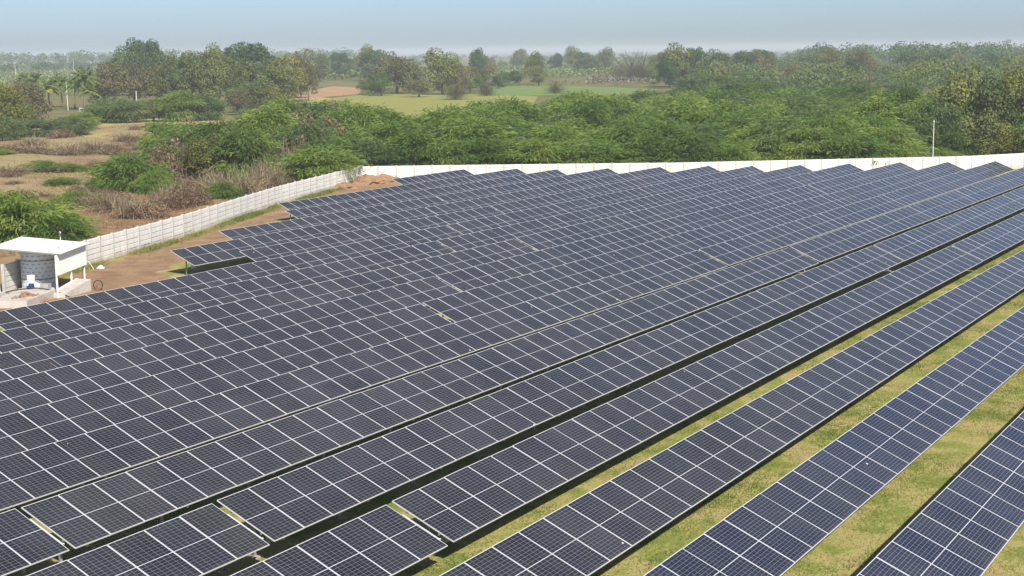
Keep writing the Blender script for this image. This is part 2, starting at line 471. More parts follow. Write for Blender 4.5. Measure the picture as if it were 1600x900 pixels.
def make_ground():
    fine = np.arange(-30, 345, 1.5)
    out = np.array([345, 400, 500, 700, 1000, 1600, 2600, 4500, 8000, 14000.0]) + 3
    neg = -np.array([40, 60, 100, 200, 500, 1500, 5000, 14000.0])[::-1]
    xs = np.concatenate([neg, fine, out]); ys = xs.copy()
    X, Y = np.meshgrid(xs, ys, indexing='ij')
    Z = ground_z(X, Y)
    n0, n1 = X.shape
    V = np.stack([X, Y, Z], -1).reshape(-1, 3)
    i = np.arange(n0 - 1)[:, None] * n1 + np.arange(n1 - 1)[None, :]
    F = np.stack([i, i + n1, i + n1 + 1, i + 1], -1).reshape(-1, 4)
    me = mesh_np('ground', V, F, [M['ground']], smooth=True)
    so = side_out(X, Y)
    outside = np.clip(so / 1.2 + 0.5, 0, 1)
    # bare soil inside, in the strip along the left wall beyond the row ends
    ends = np.array([(48, 57), (49, 61), (70, 64), (72, 68), (81, 72), (93, 76), (98, 80), (120, 83), (132, 86), (133, 100)], float)
    left_of = np.interp(Y, ends[:, 1], ends[:, 0]) - X
    soil = np.clip(left_of / 2.0 + 0.42, 0, 1) * (Y > 58) * (so < 0.3)
    soil *= np.where(so > -1.0, 0.30, 0.86)
    red = np.clip((26 - so) / 12, 0, 1) * (so > 0) * (X < 150) * 0.75 * np.clip((Y - 60) / 30, 0, 1)
    r = np.hypot(X, Y)
    far = np.clip((r - 300) / 80, 0, 1)
    for nm, arr in (('outside', outside), ('soil', soil), ('red', red), ('far', far)):
        a = me.attributes.new(nm, 'FLOAT', 'POINT')
        a.data.foreach_set('value', arr.astype(np.float32).ravel())
    return tag(link('ground', me), kind='structure')
make_ground()

def field(name, px_pts, z, mat):
    """a field as a thin slab whose corners are ground points"""
    c = [at(px, py) for px, py in px_pts]
    n = len(c)
    v = [(p.x, p.y, z) for p in c] + [(p.x, p.y, -0.3) for p in c]
    mb = MB().add(v, [tuple(range(n))] + [(i, i + n, (i + 1) % n + n, (i + 1) % n) for i in range(n)])
    return tag(mb.build(name, mat), kind='structure')

f_light = field_material('young_crop', [(0.3, (0.20, 0.21, 0.06)), (0.5, (0.27, 0.27, 0.075)), (0.7, (0.21, 0.25, 0.06))])
f_green = field_material('green_crop', [(0.3, (0.12, 0.18, 0.05)), (0.6, (0.18, 0.25, 0.07)), (0.75, (0.23, 0.25, 0.09))])
f_plough = field_material('ploughed_earth', [(0.3, (0.28, 0.16, 0.09)), (0.5, (0.38, 0.24, 0.13)), (0.7, (0.44, 0.30, 0.16))])
f_dry = field_material('stubble', [(0.3, (0.30, 0.22, 0.09)), (0.5, (0.40, 0.33, 0.13)), (0.7, (0.33, 0.31, 0.10))])
field('crop_field', [(430, 172), (520, 194), (700, 190), (830, 168), (840, 151), (700, 146), (560, 149), (470, 158)], 0.05, f_light)
field('ploughed_field', [(440, 150.5), (455, 156), (560, 147), (568, 138), (520, 135)], 0.09, f_plough)
field('green_field', [(765, 147), (800, 150), (1010, 146), (1030, 139), (900, 135), (775, 133)], 0.07, f_green)
field('stubble_field', [(120, 208), (150, 224), (250, 224), (345, 205), (342, 185), (250, 186), (170, 190)], 0.06, f_dry)
field('bare_field', [(395, 158), (480, 166), (560, 158), (500, 152)], 0.07, f_dry)

# ------------------------------------------------------------------ boundary walls
def resample(pts, step):
    pts = [Vector((p[0], p[1], 0)) for p in pts]
    cum = [0.0]
    for a, b in zip(pts[:-1], pts[1:]): cum.append(cum[-1] + (b - a).length)
    n = max(1, int(round(cum[-1] / step)))
    out = []
    for i in range(n + 1):
        d = cum[-1] * i / n
        j = 0
        while j < len(pts) - 2 and d > cum[j + 1]: j += 1
        out.append(pts[j].lerp(pts[j + 1], (d - cum[j]) / (cum[j + 1] - cum[j])))
    return out

def wall(name, pts, label, step=1.95, first_post=True):
    ps = resample(pts, step)
    root = empty(name, ps[0])
    tag(root, label, 'wall', 'precast boundary walls')
    post = MB().box(-0.075, 0.075, -0.09, 0.09, -0.3, WALL_H + 0.05).mesh('post', M['precast_post'])
    ph = WALL_H / 5
    pan = MB()
    # a panel with chamfered long edges, so that the joints read as grooves
    t, c, g = 0.055, 0.012, 0.048
    e = ph - 0.004
    prof = [(-t, c), (-t, e - g - c), (-t + c, e - g), (-0.012, e - g), (-0.012, e), (0.012, e), (0.012, e - g), (t - c, e - g), (t, e - g - c), (t, c), (t - c, 0), (-t + c, 0)]
    L = step - 0.10
    k = len(prof)
    pan.add([(x, y, z) for x in (0, L) for y, z in prof], [tuple(range(k))[::-1], tuple(range(k, 2 * k))] + [(i, (i + 1) % k, (i + 1) % k + k, i + k) for i in range(k)])
    pm = pan.mesh('panel', M['precast'])
    for i, p in enumerate(ps):
        d = (ps[i + 1] - p) if i + 1 < len(ps) else (p - ps[i - 1])
        a = math.atan2(d.y, d.x)
        if i > 0 or first_post:
            link('post', post, root, p - ps[0] + Vector((0, 0, rnd.uniform(-0.03, 0.02))), (rnd.gauss(0, 0.008), rnd.gauss(0, 0.008), a))
        if i + 1 < len(ps):
            n = d.normalized()
            sc = (d.length - 0.10) / L
            for k in range(5):
                jit = rnd.uniform(-0.012, 0.012)
                link('panel', pm, root, p - ps[0] + n * 0.05 + Vector((-n.y, n.x, 0)) * jit + Vector((0, 0, k * ph)), (0, 0, a), (sc, 1, 1))
    return root
wall('boundary_wall', WALL_L, 'long white precast wall climbing from the pump shed to the far corner')
wall('boundary_wall', WALL_B, 'white precast wall running behind the far ends of the panel rows', first_post=False)
# corner pillar
pil = tag(empty('wall_pillar', (132.05, 95.55, 0)), 'stained white corner pillar with sloped buttress where two boundary walls meet', 'pillar')
MB().box(-0.22, 0.22, -0.22, 0.22, -0.2, WALL_H + 0.1).build('shaft', M['precast_post'], pil, rot=(0, 0, 0.4))
MB().add([(-0.2, -0.15, 0), (0.2, -0.15, 0), (0.2, -1.0, 0), (-0.2, -1.0, 0), (-0.2, -0.22, 1.4), (0.2, -0.22, 1.4), (0.2, -0.34, 1.4), (-0.2, -0.34, 1.4)],
         [(0, 1, 5, 4), (2, 3, 7, 6), (1, 2, 6, 5), (3, 0, 4, 7), (4, 5, 6, 7)]).build('buttress', M['precast'], pil, rot=(0, 0, -0.3))

# ------------------------------------------------------------------ solar tables
def module_meshes():
    lam = MB().box(LIP - 0.004, MOD_W - LIP + 0.004, LIP - 0.004, MOD_H - LIP + 0.004, 0.026, 0.0325)
    lam_me = (lam.mesh('solar_module', M['glass']), lam.mesh('solar_module', M['glass_blue']))
    fr = MB()
    H = 0.035
    fr.box(0, LIP, 0, MOD_H, 0, H)
    fr.box(MOD_W - LIP, MOD_W, 0, MOD_H, 0, H)
    fr.box(LIP, MOD_W - LIP, 0, LIP, 0, H)
    fr.box(LIP, MOD_W - LIP, MOD_H - LIP, MOD_H, 0, H)
    return lam_me, fr.mesh('frame', M['alu'])
LAM, FRAME = module_meshes()
def leg_mesh(h):
    mb = MB()
    mb.box(-0.05, 0.05, -0.0025, 0.0025, 0.0, h)           # C section: web and two flanges
    mb.box(-0.05, -0.045, 0.0025, 0.05, 0.0, h)
    mb.box(0.045, 0.05, 0.0025, 0.05, 0.0, h)
    mb.box(-0.14, 0.14, -0.14, 0.14, -0.3, 0.05, 1)        # concrete footing
    return mb.mesh('leg', [M['steel'], M['concrete_dark']])
T_C = 1.25                                                  # where the posts meet the slope
LEG = leg_mesh(Z_LOW + T_C * math.sin(TAU) - 0.16)
RAFTER = MB().box(-0.03, 0.03, 0.06, MOD_H - 0.06, -0.145, -0.075).mesh('rafter', M['steel'])
RAIL = MB().box(0.0, 0.035, 0.30, 1.62, -0.02, 0.02).box(-0.03, 0.06, 0.30, 0.34, -0.03, 0.03).mesh('end_rail', M['alu'])
PURL = {}
BOX = MB().box(-0.15, 0.15, -0.07, 0.07, -0.36, -0.08).box(-0.13, 0.13, -0.082, -0.07, -0.34, -0.10).mesh('combiner_box', M['steel'])
def solar_table(k, x0, n, label, rail):
    """n modules side by side, low edge towards the south, starting at x0 in row k"""
    z = row_z(k) + rnd.gauss(0, 0.012)
    tilt = TAU + rnd.gauss(0, 0.003)
    wave = [rnd.gauss(0, 0.004) for _ in range(n // 6 + 3)]
    root = empty('solar_table', (x0, row_y(k), 0))
    tag(root, label, 'solar table', 'rows of tilted solar tables')
    for i in range(n):
        jt, jr = rnd.gauss(0, 0.0016), rnd.gauss(0, 0.0016)
        w0, w1, u = wave[i // 6], wave[i // 6 + 1], (i % 6) / 6
        m = link('solar_module', LAM[1 if k <= 2 else 0], root, (i * PIT + 0.01, rnd.uniform(-0.002, 0.002), z + w0 + (w1 - w0) * u + rnd.uniform(-0.003, 0.003)), (tilt + jt, jr, 0))
        link('frame', FRAME, m)
    L = n * PIT
    nl = max(2, int(round(L / 3.95)) + 1)
    for j in range(nl):
        x = 0.55 + (L - 1.1) * j / (nl - 1)
        link('leg', LEG, root, (x, T_C * math.cos(TAU), DZ[k - 1]))
        link('rafter', RAFTER, root, (x, 0, z), (TAU, 0, 0))
    if n not in PURL:
        PURL[n] = MB().box(0.02, L - 0.03, -0.025, 0.025, -0.075, -0.004).mesh('purlin', M['steel'])
    for t in (0.5, 1.66):
        link('purlin', PURL[n], root, (0, t * math.cos(TAU), z + t * math.sin(TAU)), (TAU, 0, 0))
    link('combiner_box', BOX, root, (0.62, 0.62, z + 0.12), (0, 0, 0))
    if rail:
        link('end_rail', RAIL, root, (L + 0.03, 0, z - 0.01), (TAU, 0, 0))
    return root

# row: left end, gaps (left edge of each gap), right end
GAP = 0.25
TABLE = 46 * PIT
ROWS = {
    1: (33.19 - 15 * PIT, [], 198.0), 2: (31.75 - 12 * PIT, [], 192.0), 3: (29.74 - 10 * PIT, [], 185.0),
    4: (32.86 - 10 * PIT, [32.86, 94.0], 179.0), 5: (30.54 - 8 * PIT, [30.54, 91.6], 173.5), 6: (27.54 - 8 * PIT, [27.54, 88.6], 168.0),
    7: (31.28 - 8 * PIT, [84.6], 164.69), 8: (36.24 - 8 * PIT, [60.6, 121.7], 161.09), 9: (38.69 - 7 * PIT, [68.4, 129.5], 158.26), 10: (42.75 - 7 * PIT, [44.1, 84.8], 155.74),
    11: (81.9 - 31 * PIT, [81.9], 152.77), 12: (49.0, [89.9], 149.87), 13: (73.4, [103.2], 147.8), 14: (70.6, [100.3], 145.14),
    15: (81.4, [108.6], 142.29), 16: (93.8, [], 138.63), 17: (98.1, [], 137.87), 18: (121.05, [], 134.34)}
n_mod = 0
for k, (xl, gaps, xr) in ROWS.items():
    segs = []
    a = xl
    for g in gaps + [xr]:
        segs.append((a, g))
        a = g + GAP
    segs2 = []
    for i, (a, b) in enumerate(segs):
        n = max(1, int(round((b - a) / PIT)))
        if i == len(segs) - 1 and len(segs) > 0: start = b - n * PIT if k >= 7 else a
        else: start = b - n * PIT
        if i > 0 and i == len(segs) - 1: start = a
        segs2.append((start, n))
    for i, (s, n) in enumerate(segs2):
        n_mod += n
        row = 'panel row from bottom right corner'
        if len(segs2) == 1: lab = 'unbroken solar table forming the %s %s' % (ORD[k], row)
        elif i == 0: lab = 'solar table at left end of the %s %s' % (ORD[k], row)
        elif i == len(segs2) - 1: lab = 'solar table at right end of the %s %s' % (ORD[k], row)
        else: lab = 'solar table between two gaps in the %s %s' % (ORD[k], row)
        solar_table(k, s, n, lab, rail=(i < len(segs2) - 1 and k in (4, 5, 6, 8, 9, 10)))
print('modules', n_mod)

# ------------------------------------------------------------------ pump shed, tank and yard things
def shed():
    C, B, A, D = Vector((61.3, 66.0, 2.62)), Vector((65.5, 68.0, 2.66)), Vector((64.4, 72.0, 2.90)), Vector((60.2, 69.9, 2.86))
    root = tag(empty('pump_shed', (61.3, 66.0, 0)), 'open white shed with sloping sheet roof sheltering the water tank', 'shed')
    o = Vector((61.3, 66.0, 0))
    # roof: corrugated sheet between the four corners
    n = 60
    V, F = [], []
    for i in range(n + 1):
        t = i / n
        w = 0.022 * math.cos(i * math.pi)
        a, b = C.lerp(B, t), D.lerp(A, t)
        ov = (b - a).normalized() * 0.25
        for p in (a - ov, b + ov):
            V += [p - o + Vector((0, 0, w)), p - o + Vector((0, 0, w - 0.03))]
    for i in range(n):
        k = i * 4
        F += [(k, k + 4, k + 6, k + 2), (k + 1, k + 3, k + 7, k + 5), (k, k + 1, k + 5, k + 4), (k + 2, k + 6, k + 7, k + 3)]
    F += [(0, 2, 3, 1), (n * 4, n * 4 + 1, n * 4 + 3, n * 4 + 2)]
    roof = MB().add(V, F).build('roof', M['sheet'], root)
    mb = MB().tube([Vector((0.95, 0.62, 2.6)), Vector((0.95, 0.62, 3.72))], 0.022, 6)
    mb.tube([Vector((0.75, 0.38, 3.72)), Vector((1.15, 0.86, 3.72))], 0.03, 6)
    mb.build('roof_pole', M['white_plastic'], roof)
    # side sheet, corrugated, hanging from the right edge of the roof
    V, F = [], []
    for i in range(n + 1):
        p = C.lerp(B, i / n) - o
        w = 0.012 * math.cos(i * math.pi)
        q = Vector((0.43, -0.90, 0))
        for z in (p.z - 0.04, 1.32):
            V += [Vector((p.x, p.y, z)) + q * w, Vector((p.x, p.y, z)) + q * (w - 0.02)]
    F = []
    for i in range(n):
        k = i * 4
        F += [(k, k + 2, k + 6, k + 4), (k + 1, k + 5, k + 7, k + 3), (k, k + 4, k + 5, k + 1), (k + 2, k + 3, k + 7, k + 6)]
    F += [(0, 1, 3, 2), (n * 4, n * 4 + 2, n * 4 + 3, n * 4 + 1)]
    MB().add(V, F).build('side_sheet', M['sheet'], root)
    post = lambda p: MB().box(-0.04, 0.04, -0.04, 0.04, -0.2, p.z - 0.06).build('post', M['white_plastic'], root, (p.x - o.x, p.y - o.y, 0))
    inset = lambda p, q: p.lerp(q, 0.03)
    for p, q in ((C, A), (B, D), (A, C), (D, B), (C.lerp(B, 0.5), A)):
        post(inset(p, q))
    for a, b in ((C, B), (D, A), (C, D), (B, A)):
        MB().tube([inset(a, b) - o - Vector((0, 0, 0.07)), inset(b, a) - o - Vector((0, 0, 0.07))], 0.03, 6).build('roof_beam', M['steel'], root)
shed()

def tank_material():
    m, n, l, p = new_mat('printed_tank_wrap')
    tc = n.new('ShaderNodeTexCoord').outputs['Object']
    sp = n.new('ShaderNodeSeparateXYZ'); l.new(tc, sp.inputs[0])
    ang = mth(n, l, 'ARCTAN2', sp.outputs[1], sp.outputs[0])
    u = mth(n, l, 'MULTIPLY', ang, 18 / (2 * math.pi))
    v = mth(n, l, 'MULTIPLY', sp.outputs[2], 4.2)
    u = mth(n, l, 'ADD', u, mth(n, l, 'MULTIPLY', mth(n, l, 'FLOOR', v), 0.5))
    fu = mth(n, l, 'SUBTRACT', mth(n, l, 'FRACT', u), 0.5)
    fv = mth(n, l, 'SUBTRACT', mth(n, l, 'FRACT', v), 0.5)
    d = mth(n, l, 'SQRT', mth(n, l, 'ADD', mth(n, l, 'MULTIPLY', fu, fu), mth(n, l, 'MULTIPLY', mth(n, l, 'MULTIPLY', fv, fv), 2.2)))
    mark = smooth(n, l, d, 0.30, 0.14)
    base = ramp(n, l, noise(n, l, 2.0, 4, 0.6, tc), [(0.3, (0.58, 0.63, 0.68)), (0.7, (0.74, 0.78, 0.82))])
    l.new(mixc(n, l, mth(n, l, 'MULTIPLY', mark, 0.75), base, (0.14, 0.19, 0.36)), p.inputs['Base Color'])
    p.inputs['Roughness'].default_value = 0.5
    return m
def tank():
    root = tag(empty('water_tank', (63.15, 69.55, 0.12)), 'round pale blue printed water tank with green straps under the shed roof', 'tank')
    prof = [(1.0, 0.0), (1.02, 0.05)]
    for i in range(9):
        z = 0.15 + i * 0.235
        prof += [(1.02, z), (0.995, z + 0.03), (1.02, z + 0.06)]
    prof += [(1.02, 2.2), (0.9, 2.25), (0.35, 2.36)]
    MB().lathe(prof, 36).build('body', tank_material(), root, smooth=True)
    strap = plain('green_strap', (0.20, 0.24, 0.06), 0.7)
    for z in (0.62, 1.72):
        MB().lathe([(1.025, z), (1.035, z), (1.035, z + 0.045), (1.025, z + 0.045)], 36).build('strap', strap, root)
    MB().lathe([(0.33, 2.34), (0.33, 2.44), (0.28, 2.47)], 20).build('lid', M['white_plastic'], root)
    MB().lathe([(1.25, -0.32), (1.25, 0.0), (0.2, 0.001)], 28).build('plinth', M['concrete_dark'], root)
tank()

pl = tag(empty('concrete_platform', (59.6, 67.0, 0)), 'low pale concrete platform in front of the water tank', 'platform')
MB().box(-2.3, 2.6, -1.2, 1.1, -0.2, 0.42).build('slab', M['concrete'], pl, rot=(0, 0, 0.42))
MB().box(1.7, 2.2, -0.75, -0.25, 0.42, 0.72).build('kerb_block', M['concrete_dark'], pl, rot=(0, 0, 0.42))
MB().box(-2.3, 0.6, 0.9, 1.1, 0.42, 0.62).build('upstand', M['concrete'], pl, rot=(0, 0, 0.42))

rp = tag(empty('concrete_ramp', (62.9, 66.55, 0)), 'white sloped concrete trough beside the shed front post', 'trough')
MB().add([(-1.5, -0.45, 0), (1.3, -0.45, 0), (1.3, 0.45, 0), (-1.5, 0.45, 0), (-1.5, -0.45, 0.25), (1.3, -0.45, 0.70), (1.3, 0.45, 0.70), (-1.5, 0.45, 0.25)],
         [(3, 2, 1, 0), (4, 5, 6, 7), (0, 1, 5, 4), (1, 2, 6, 5), (2, 3, 7, 6), (3, 0, 4, 7)]).build('slope', M['concrete'], rp, rot=(0, 0, 0.25))
MB().box(-1.45, 1.25, 0.30, 0.44, 0.38, 0.56).build('side_wall', M['precast'], rp, rot=(0, -0.16, 0.25))

pm = tag(empty('pump', (61.25, 68.15, 0.42)), 'small blue pump carrying a white plastic bucket housing on the platform', 'pump')
MB().lathe([(0.14, 0), (0.17, 0.05), (0.17, 0.26), (0.10, 0.34)], 14).box(-0.3, -0.1, -0.08, 0.08, 0.05, 0.2).build('motor', M['blue_pump'], pm)
MB().lathe([(0.17, 0.34), (0.21, 0.36), (0.24, 0.78), (0.20, 0.80)], 16).build('bucket', M['white_plastic'], pm)

def curve_pts(pts, n=8):
    pts = [Vector(p) for p in pts]
    out = []
    for i in range(len(pts) - 1):
        p0, p1, p2, p3 = pts[max(i - 1, 0)], pts[i], pts[i + 1], pts[min(i + 2, len(pts) - 1)]
        for j in range(n):
            t = j / n
            out.append(0.5 * ((2 * p1) + (p2 - p0) * t + (2 * p0 - 5 * p1 + 4 * p2 - p3) * t * t + (3 * p1 - p0 - 3 * p2 + p3) * t ** 3))
    return out + [pts[-1]]
tag(MB().tube(curve_pts([(56.0, 66.2, 0.3), (58.2, 67.6, 0.52), (59.6, 67.6, 0.62), (61.0, 67.3, 0.55), (61.6, 66.4, 0.30), (61.5, 65.2, 0.05)]), 0.035, 6).build('water_hose', M['hose'], smooth=True),
    'black water hose curving over the concrete platform', 'hose')
tag(MB().tube(curve_pts([(64.6 + 0.26 * math.cos(a) * 0.7, 66.2 + 0.26 * math.cos(a) * -0.7, 0.30 + 0.30 * math.sin(a)) for a in np.linspace(0, 6.6, 14)], 4), 0.028, 6).build('hose_coil', M['hose'], smooth=True),
    'black hose coil standing upright beyond the concrete trough', 'hose')
tag(MB().tube(curve_pts([(65.5, 68.3, -0.1), (65.5, 68.3, 0.8), (65.5, 68.3, 1.35), (65.62, 68.2, 1.52), (65.85, 68.1, 1.35), (66.1, 68.0, 0.9)]), 0.035, 7).build('bent_pipe', M['pole'], smooth=True),
    'bent grey standpipe with a curved top right of the shed', 'pipe')
tag(MB().tube([(65.2, 66.9, -0.1), (65.2, 66.9, 0.62)], 0.03, 6).tube([(64.6, 67.1, 0.6), (65.6, 66.7, 0.6)], 0.03, 6).build('pipe_stub', M['rubble']),
    'short rusty pipe frame standing between trough and wall', 'pipe')
def heap(name, c, rx, ry, h, mat, label, cat, seed, stones=0):
    r = np.random.default_rng(seed)
    n, m = 22, 8
    V, F = [], []
    for i in range(m + 1):
        t = i / m
        for j in range(n):
            a = 2 * math.pi * j / n
            k = t * (1 + 0.25 * math.sin(3 * a + seed) + 0.12 * r.normal())
            z = h * max(0, (1 - t ** 1.5)) * (0.8 + 0.35 * r.random()) - 0.06 * t
            V.append((rx * k * math.cos(a), ry * k * math.sin(a), z))
    for i in range(m):
        for j in range(n):
            F.append((i * n + j, (i + 1) * n + j, (i + 1) * n + (j + 1) % n, i * n + (j + 1) % n))
    root = tag(empty(name, (c[0], c[1], 0)), label, cat)
    mb = MB().add(V, F)
    mb.build('mound', mat, root)
    for i in range(stones):
        a, k = r.random() * 6.28, r.random() ** 0.5
        s = 0.06 + 0.10 * r.random()
        mt = Matrix.Translation((rx * k * math.cos(a), ry * k * math.sin(a), h * (1 - k ** 1.5) + 0.03)) @ Matrix.Rotation(r.random() * 6, 4, Vector((r.random(), r.random(), r.random() + .1)).normalized())
        MB().box(-s, s, -s * 0.7, s * 0.7, -s * 0.5, s * 0.5, 0, mt).build('stone', mat, root)
    return root
heap('rubble_heap', (59.1, 66.3), 1.5, 0.8, 0.62, M['rubble'], 'red brick rubble heaped on the concrete platform', 'rubble', 3, 14)
heap('soil_heap', tuple(at(572, 287))[:2], 2.6, 2.2, 0.95, M['soil'], 'brown soil heap at the foot of the wall corner', 'soil heap', 4)
heap('soil_heap', tuple(at(598, 285))[:2], 3.0, 2.0, 0.85, M['soil'], 'brown soil heap right of the wall corner, beside the last row', 'soil heap', 5)
heap('soil_heap', tuple(at(535, 294))[:2], 3.4, 1.6, 0.55, M['soil'], 'low spread of brown soil left of the wall corner', 'soil heap', 6)
bagp = at(158, 419)
heap('white_sack', (bagp.x, bagp.y), 0.34, 0.24, 0.20, M['white_plastic'], 'crumpled white sack lying on brown soil near the wall', 'sack', 7)
# buttress of the old wall at the left edge
bt = tag(empty('wall_buttress', (59.4, 70.0, 0)), 'white sloped buttress at the left end of the boundary wall', 'buttress')
MB().add([(-0.2, -1.2, 0), (0.2, -1.2, 0), (0.2, 0.2, 0), (-0.2, 0.2, 0), (-0.2, -0.25, 1.7), (0.2, -0.25, 1.7), (0.2, 0.2, 1.7), (-0.2, 0.2, 1.7)],
         [(3, 2, 1, 0), (4, 5, 6, 7), (0, 1, 5, 4), (1, 2, 6, 5), (2, 3, 7, 6), (3, 0, 4, 7)]).build('pier', M['precast'], bt, rot=(0, 0, 0.2))

# lightning mast by the back wall
mp = at(1457, 263.5)
mast = tag(empty('lightning_mast', mp), 'thin white mast standing before the back wall at the right', 'mast')
hm = height_at(mp, 191, 1457)
MB().tube([(0, 0, -0.2), (0, 0, hm * 0.55), (0, 0, hm)], [0.05, 0.042, 0.035], 8).build('pole', M['white_plastic'], mast)
MB().lathe([(0.04, hm), (0.07, hm + 0.03), (0.07, hm + 0.14), (0.03, hm + 0.2)], 10).build('tip', M['white_plastic'], mast)
MB().box(-0.2, 0.2, -0.2, 0.2, -0.2, 0.25).build('footing', M['concrete'], mast)

# ------------------------------------------------------------------ vegetation: meshes
def ribbons(P, D, L, W, droop, nseg, r, taper=True, tint=None, roll=0.25):
    """curved strips starting at P, heading D, hanging by droop; returns V, F, tint per face"""
    n = len(P)
    D = D / np.linalg.norm(D, axis=1, keepdims=True)
    side = np.cross(D, np.array([0, 0, 1.0])) + r.normal(0, roll, (n, 3))
    side /= np.linalg.norm(side, axis=1, keepdims=True) + 1e-9
    V = np.empty((n, nseg + 1, 2, 3), np.float32)
    for i in range(nseg + 1):
        s = i / nseg
        c = P + D * (L * s)[:, None]
        c[:, 2] -= droop * L * s * s
        w = W * (math.sin(math.pi * (0.12 + 0.80 * s)) if taper else 1.0 - 0.7 * s)
        V[:, i, 0] = c + side * (w / 2)[:, None]
        V[:, i, 1] = c - side * (w / 2)[:, None]
    b = np.arange(n)[:, None] * (nseg + 1) * 2 + np.arange(nseg)[None, :] * 2
    F = np.stack([b, b + 1, b + 3, b + 2], -1).reshape(-1, 4)
    t = r.random(n) if tint is None else tint
    return V.reshape(-1, 3), F, np.repeat(t, nseg)

def merge(parts):
    V, F, T, o = [], [], [], 0
    for v, f, t in parts:
        V.append(v); F.append(f + o); T.append(t); o += len(v)
    return np.concatenate(V), np.concatenate(F), np.concatenate(T)

def unit(n, r, zmin=-1.0, zmax=1.0):
    z = r.uniform(zmin, zmax, n)
    a = r.uniform(0, 2 * math.pi, n)
    q = np.sqrt(1 - z * z)
    return np.stack([q * np.cos(a), q * np.sin(a), z], -1)

def lump(d, r, k=7, amp=0.35):
    """uneven radius over directions: a few bulges and hollows"""
    c = unit(k, r, -0.3, 1.0)
    a = r.uniform(-1, 1, k)
    w = np.exp(-(1 - d @ c.T) / 0.12)
    return 1 + amp * (w * a).sum(1)

def quads(P, N, S, r):
    """leaf-sized quads at P facing N with size S, bent along the middle"""
    n = len(P)
    N = N / (np.linalg.norm(N, axis=1, keepdims=True) + 1e-9)
    a = np.cross(N, r.normal(0, 1, (n, 3)))
    a /= np.linalg.norm(a, axis=1, keepdims=True) + 1e-9
    b = np.cross(N, a)
    a *= S[:, None] * 0.5
    b *= (S * r.uniform(0.45, 0.8, n))[:, None] * 0.5
    V = np.stack([P - a * 0.9, P - b, P + a, P + b], 1).reshape(-1, 3)
    F = (np.arange(n)[:, None] * 4 + np.arange(4)[None, :])
    return V, F, r.random(n)

def crown_feather(seed, n=2600, R=4.0, H=5.6, skirt=0.35, wid=0.20, lumps=9):
    """broad thorn-tree crown: drooping feathery sprays over a lumpy dome, hollows between the lumps"""
    r = np.random.default_rng(seed)
    parts = []
    # boughs: each a fan of sprays round a bough end
    nb = 30
    bd = unit(nb, r, -0.15, 1.0)
    br = 0.62 + 0.38 * r.random(nb)
    tb = r.random(nb)
    hc = H * skirt
    per = n // nb
    for i in range(nb):
        c = np.array([bd[i, 0] * R * br[i], bd[i, 1] * R * br[i], hc + bd[i, 2] * (H - hc) * br[i]])
        m = per
        off = r.normal(0, 1, (m, 3)) * np.array([1.0, 1.0, 0.30]) * (R * 0.20)
        P = c + off
        P[:, 2] = np.maximum(P[:, 2], 0.25)
        D = off * 0.8 + bd[i] * np.array([1.1, 1.1, 0.5]) + r.normal(0, 0.45, (m, 3))
        D[:, 2] = D[:, 2] * 0.35 + 0.10
        L = r.uniform(0.40, 1.0, m) * (R / 4.0)
        W = r.uniform(0.6, 1.3, m) * wid
        parts.append(ribbons(P, D, L, W, r.uniform(0.10, 0.55, m), 3, r, tint=np.clip(tb[i] * 0.5 + r.random(m) * 0.5, 0, 1), roll=0.8))
    # low hanging inner leaves
    m = n // 5
    d = unit(m, r, -0.2, 0.5)
    q = r.uniform(0.35, 0.95, m)
    P = np.stack([d[:, 0] * R * q, d[:, 1] * R * q, np.maximum(0.3, hc * 0.55 + d[:, 2] * hc)], -1)
    parts.append(ribbons(P, d * np.array([1, 1, 0.1]) + r.normal(0, 0.4, (m, 3)), r.uniform(0.5, 1.1, m), r.uniform(0.6, 1.2, m) * wid, r.uniform(0.4, 1.0, m), 3, r, tint=r.random(m) * 0.5))
    return merge(parts)

def crown_broad(seed, n=6200, R=4.6, H=9.0, base=0.03, leaf=0.36, nl=34, spread=0.9):
    """leafy crown made of separate clumps with gaps between them"""
    r = np.random.default_rng(seed)
    hc = H * (base + (1 - base) * 0.48)
    vz = H * (1 - base) * 0.50
    cd = unit(nl, r, -0.95, 1.0)
    cq = r.uniform(0.40, 0.85, nl)
    C = np.stack([cd[:, 0] * R * cq, cd[:, 1] * R * cq, hc + cd[:, 2] * vz * cq], -1)
    cr = r.uniform(0.24, 0.42, nl) * R
    ct = r.random(nl)
    k = r.choice(nl, n, p=cr ** 2 / (cr ** 2).sum())
    d = unit(n, r, -0.6, 1.0)
    q = r.uniform(0.72, 1.06, n)
    P = C[k] + d * (cr[k] * q)[:, None] * np.array([1, 1, 0.8])
    P[:, 2] = np.maximum(P[:, 2], 0.3)
    N = d + r.normal(0, 0.55, (n, 3)) + np.array([0, 0, 0.35])
    v, f, t = quads(P, N, r.uniform(0.6, 1.5, n) * leaf, r)
    return v, f, np.clip(ct[k] * 0.55 + t * 0.45, 0, 1)

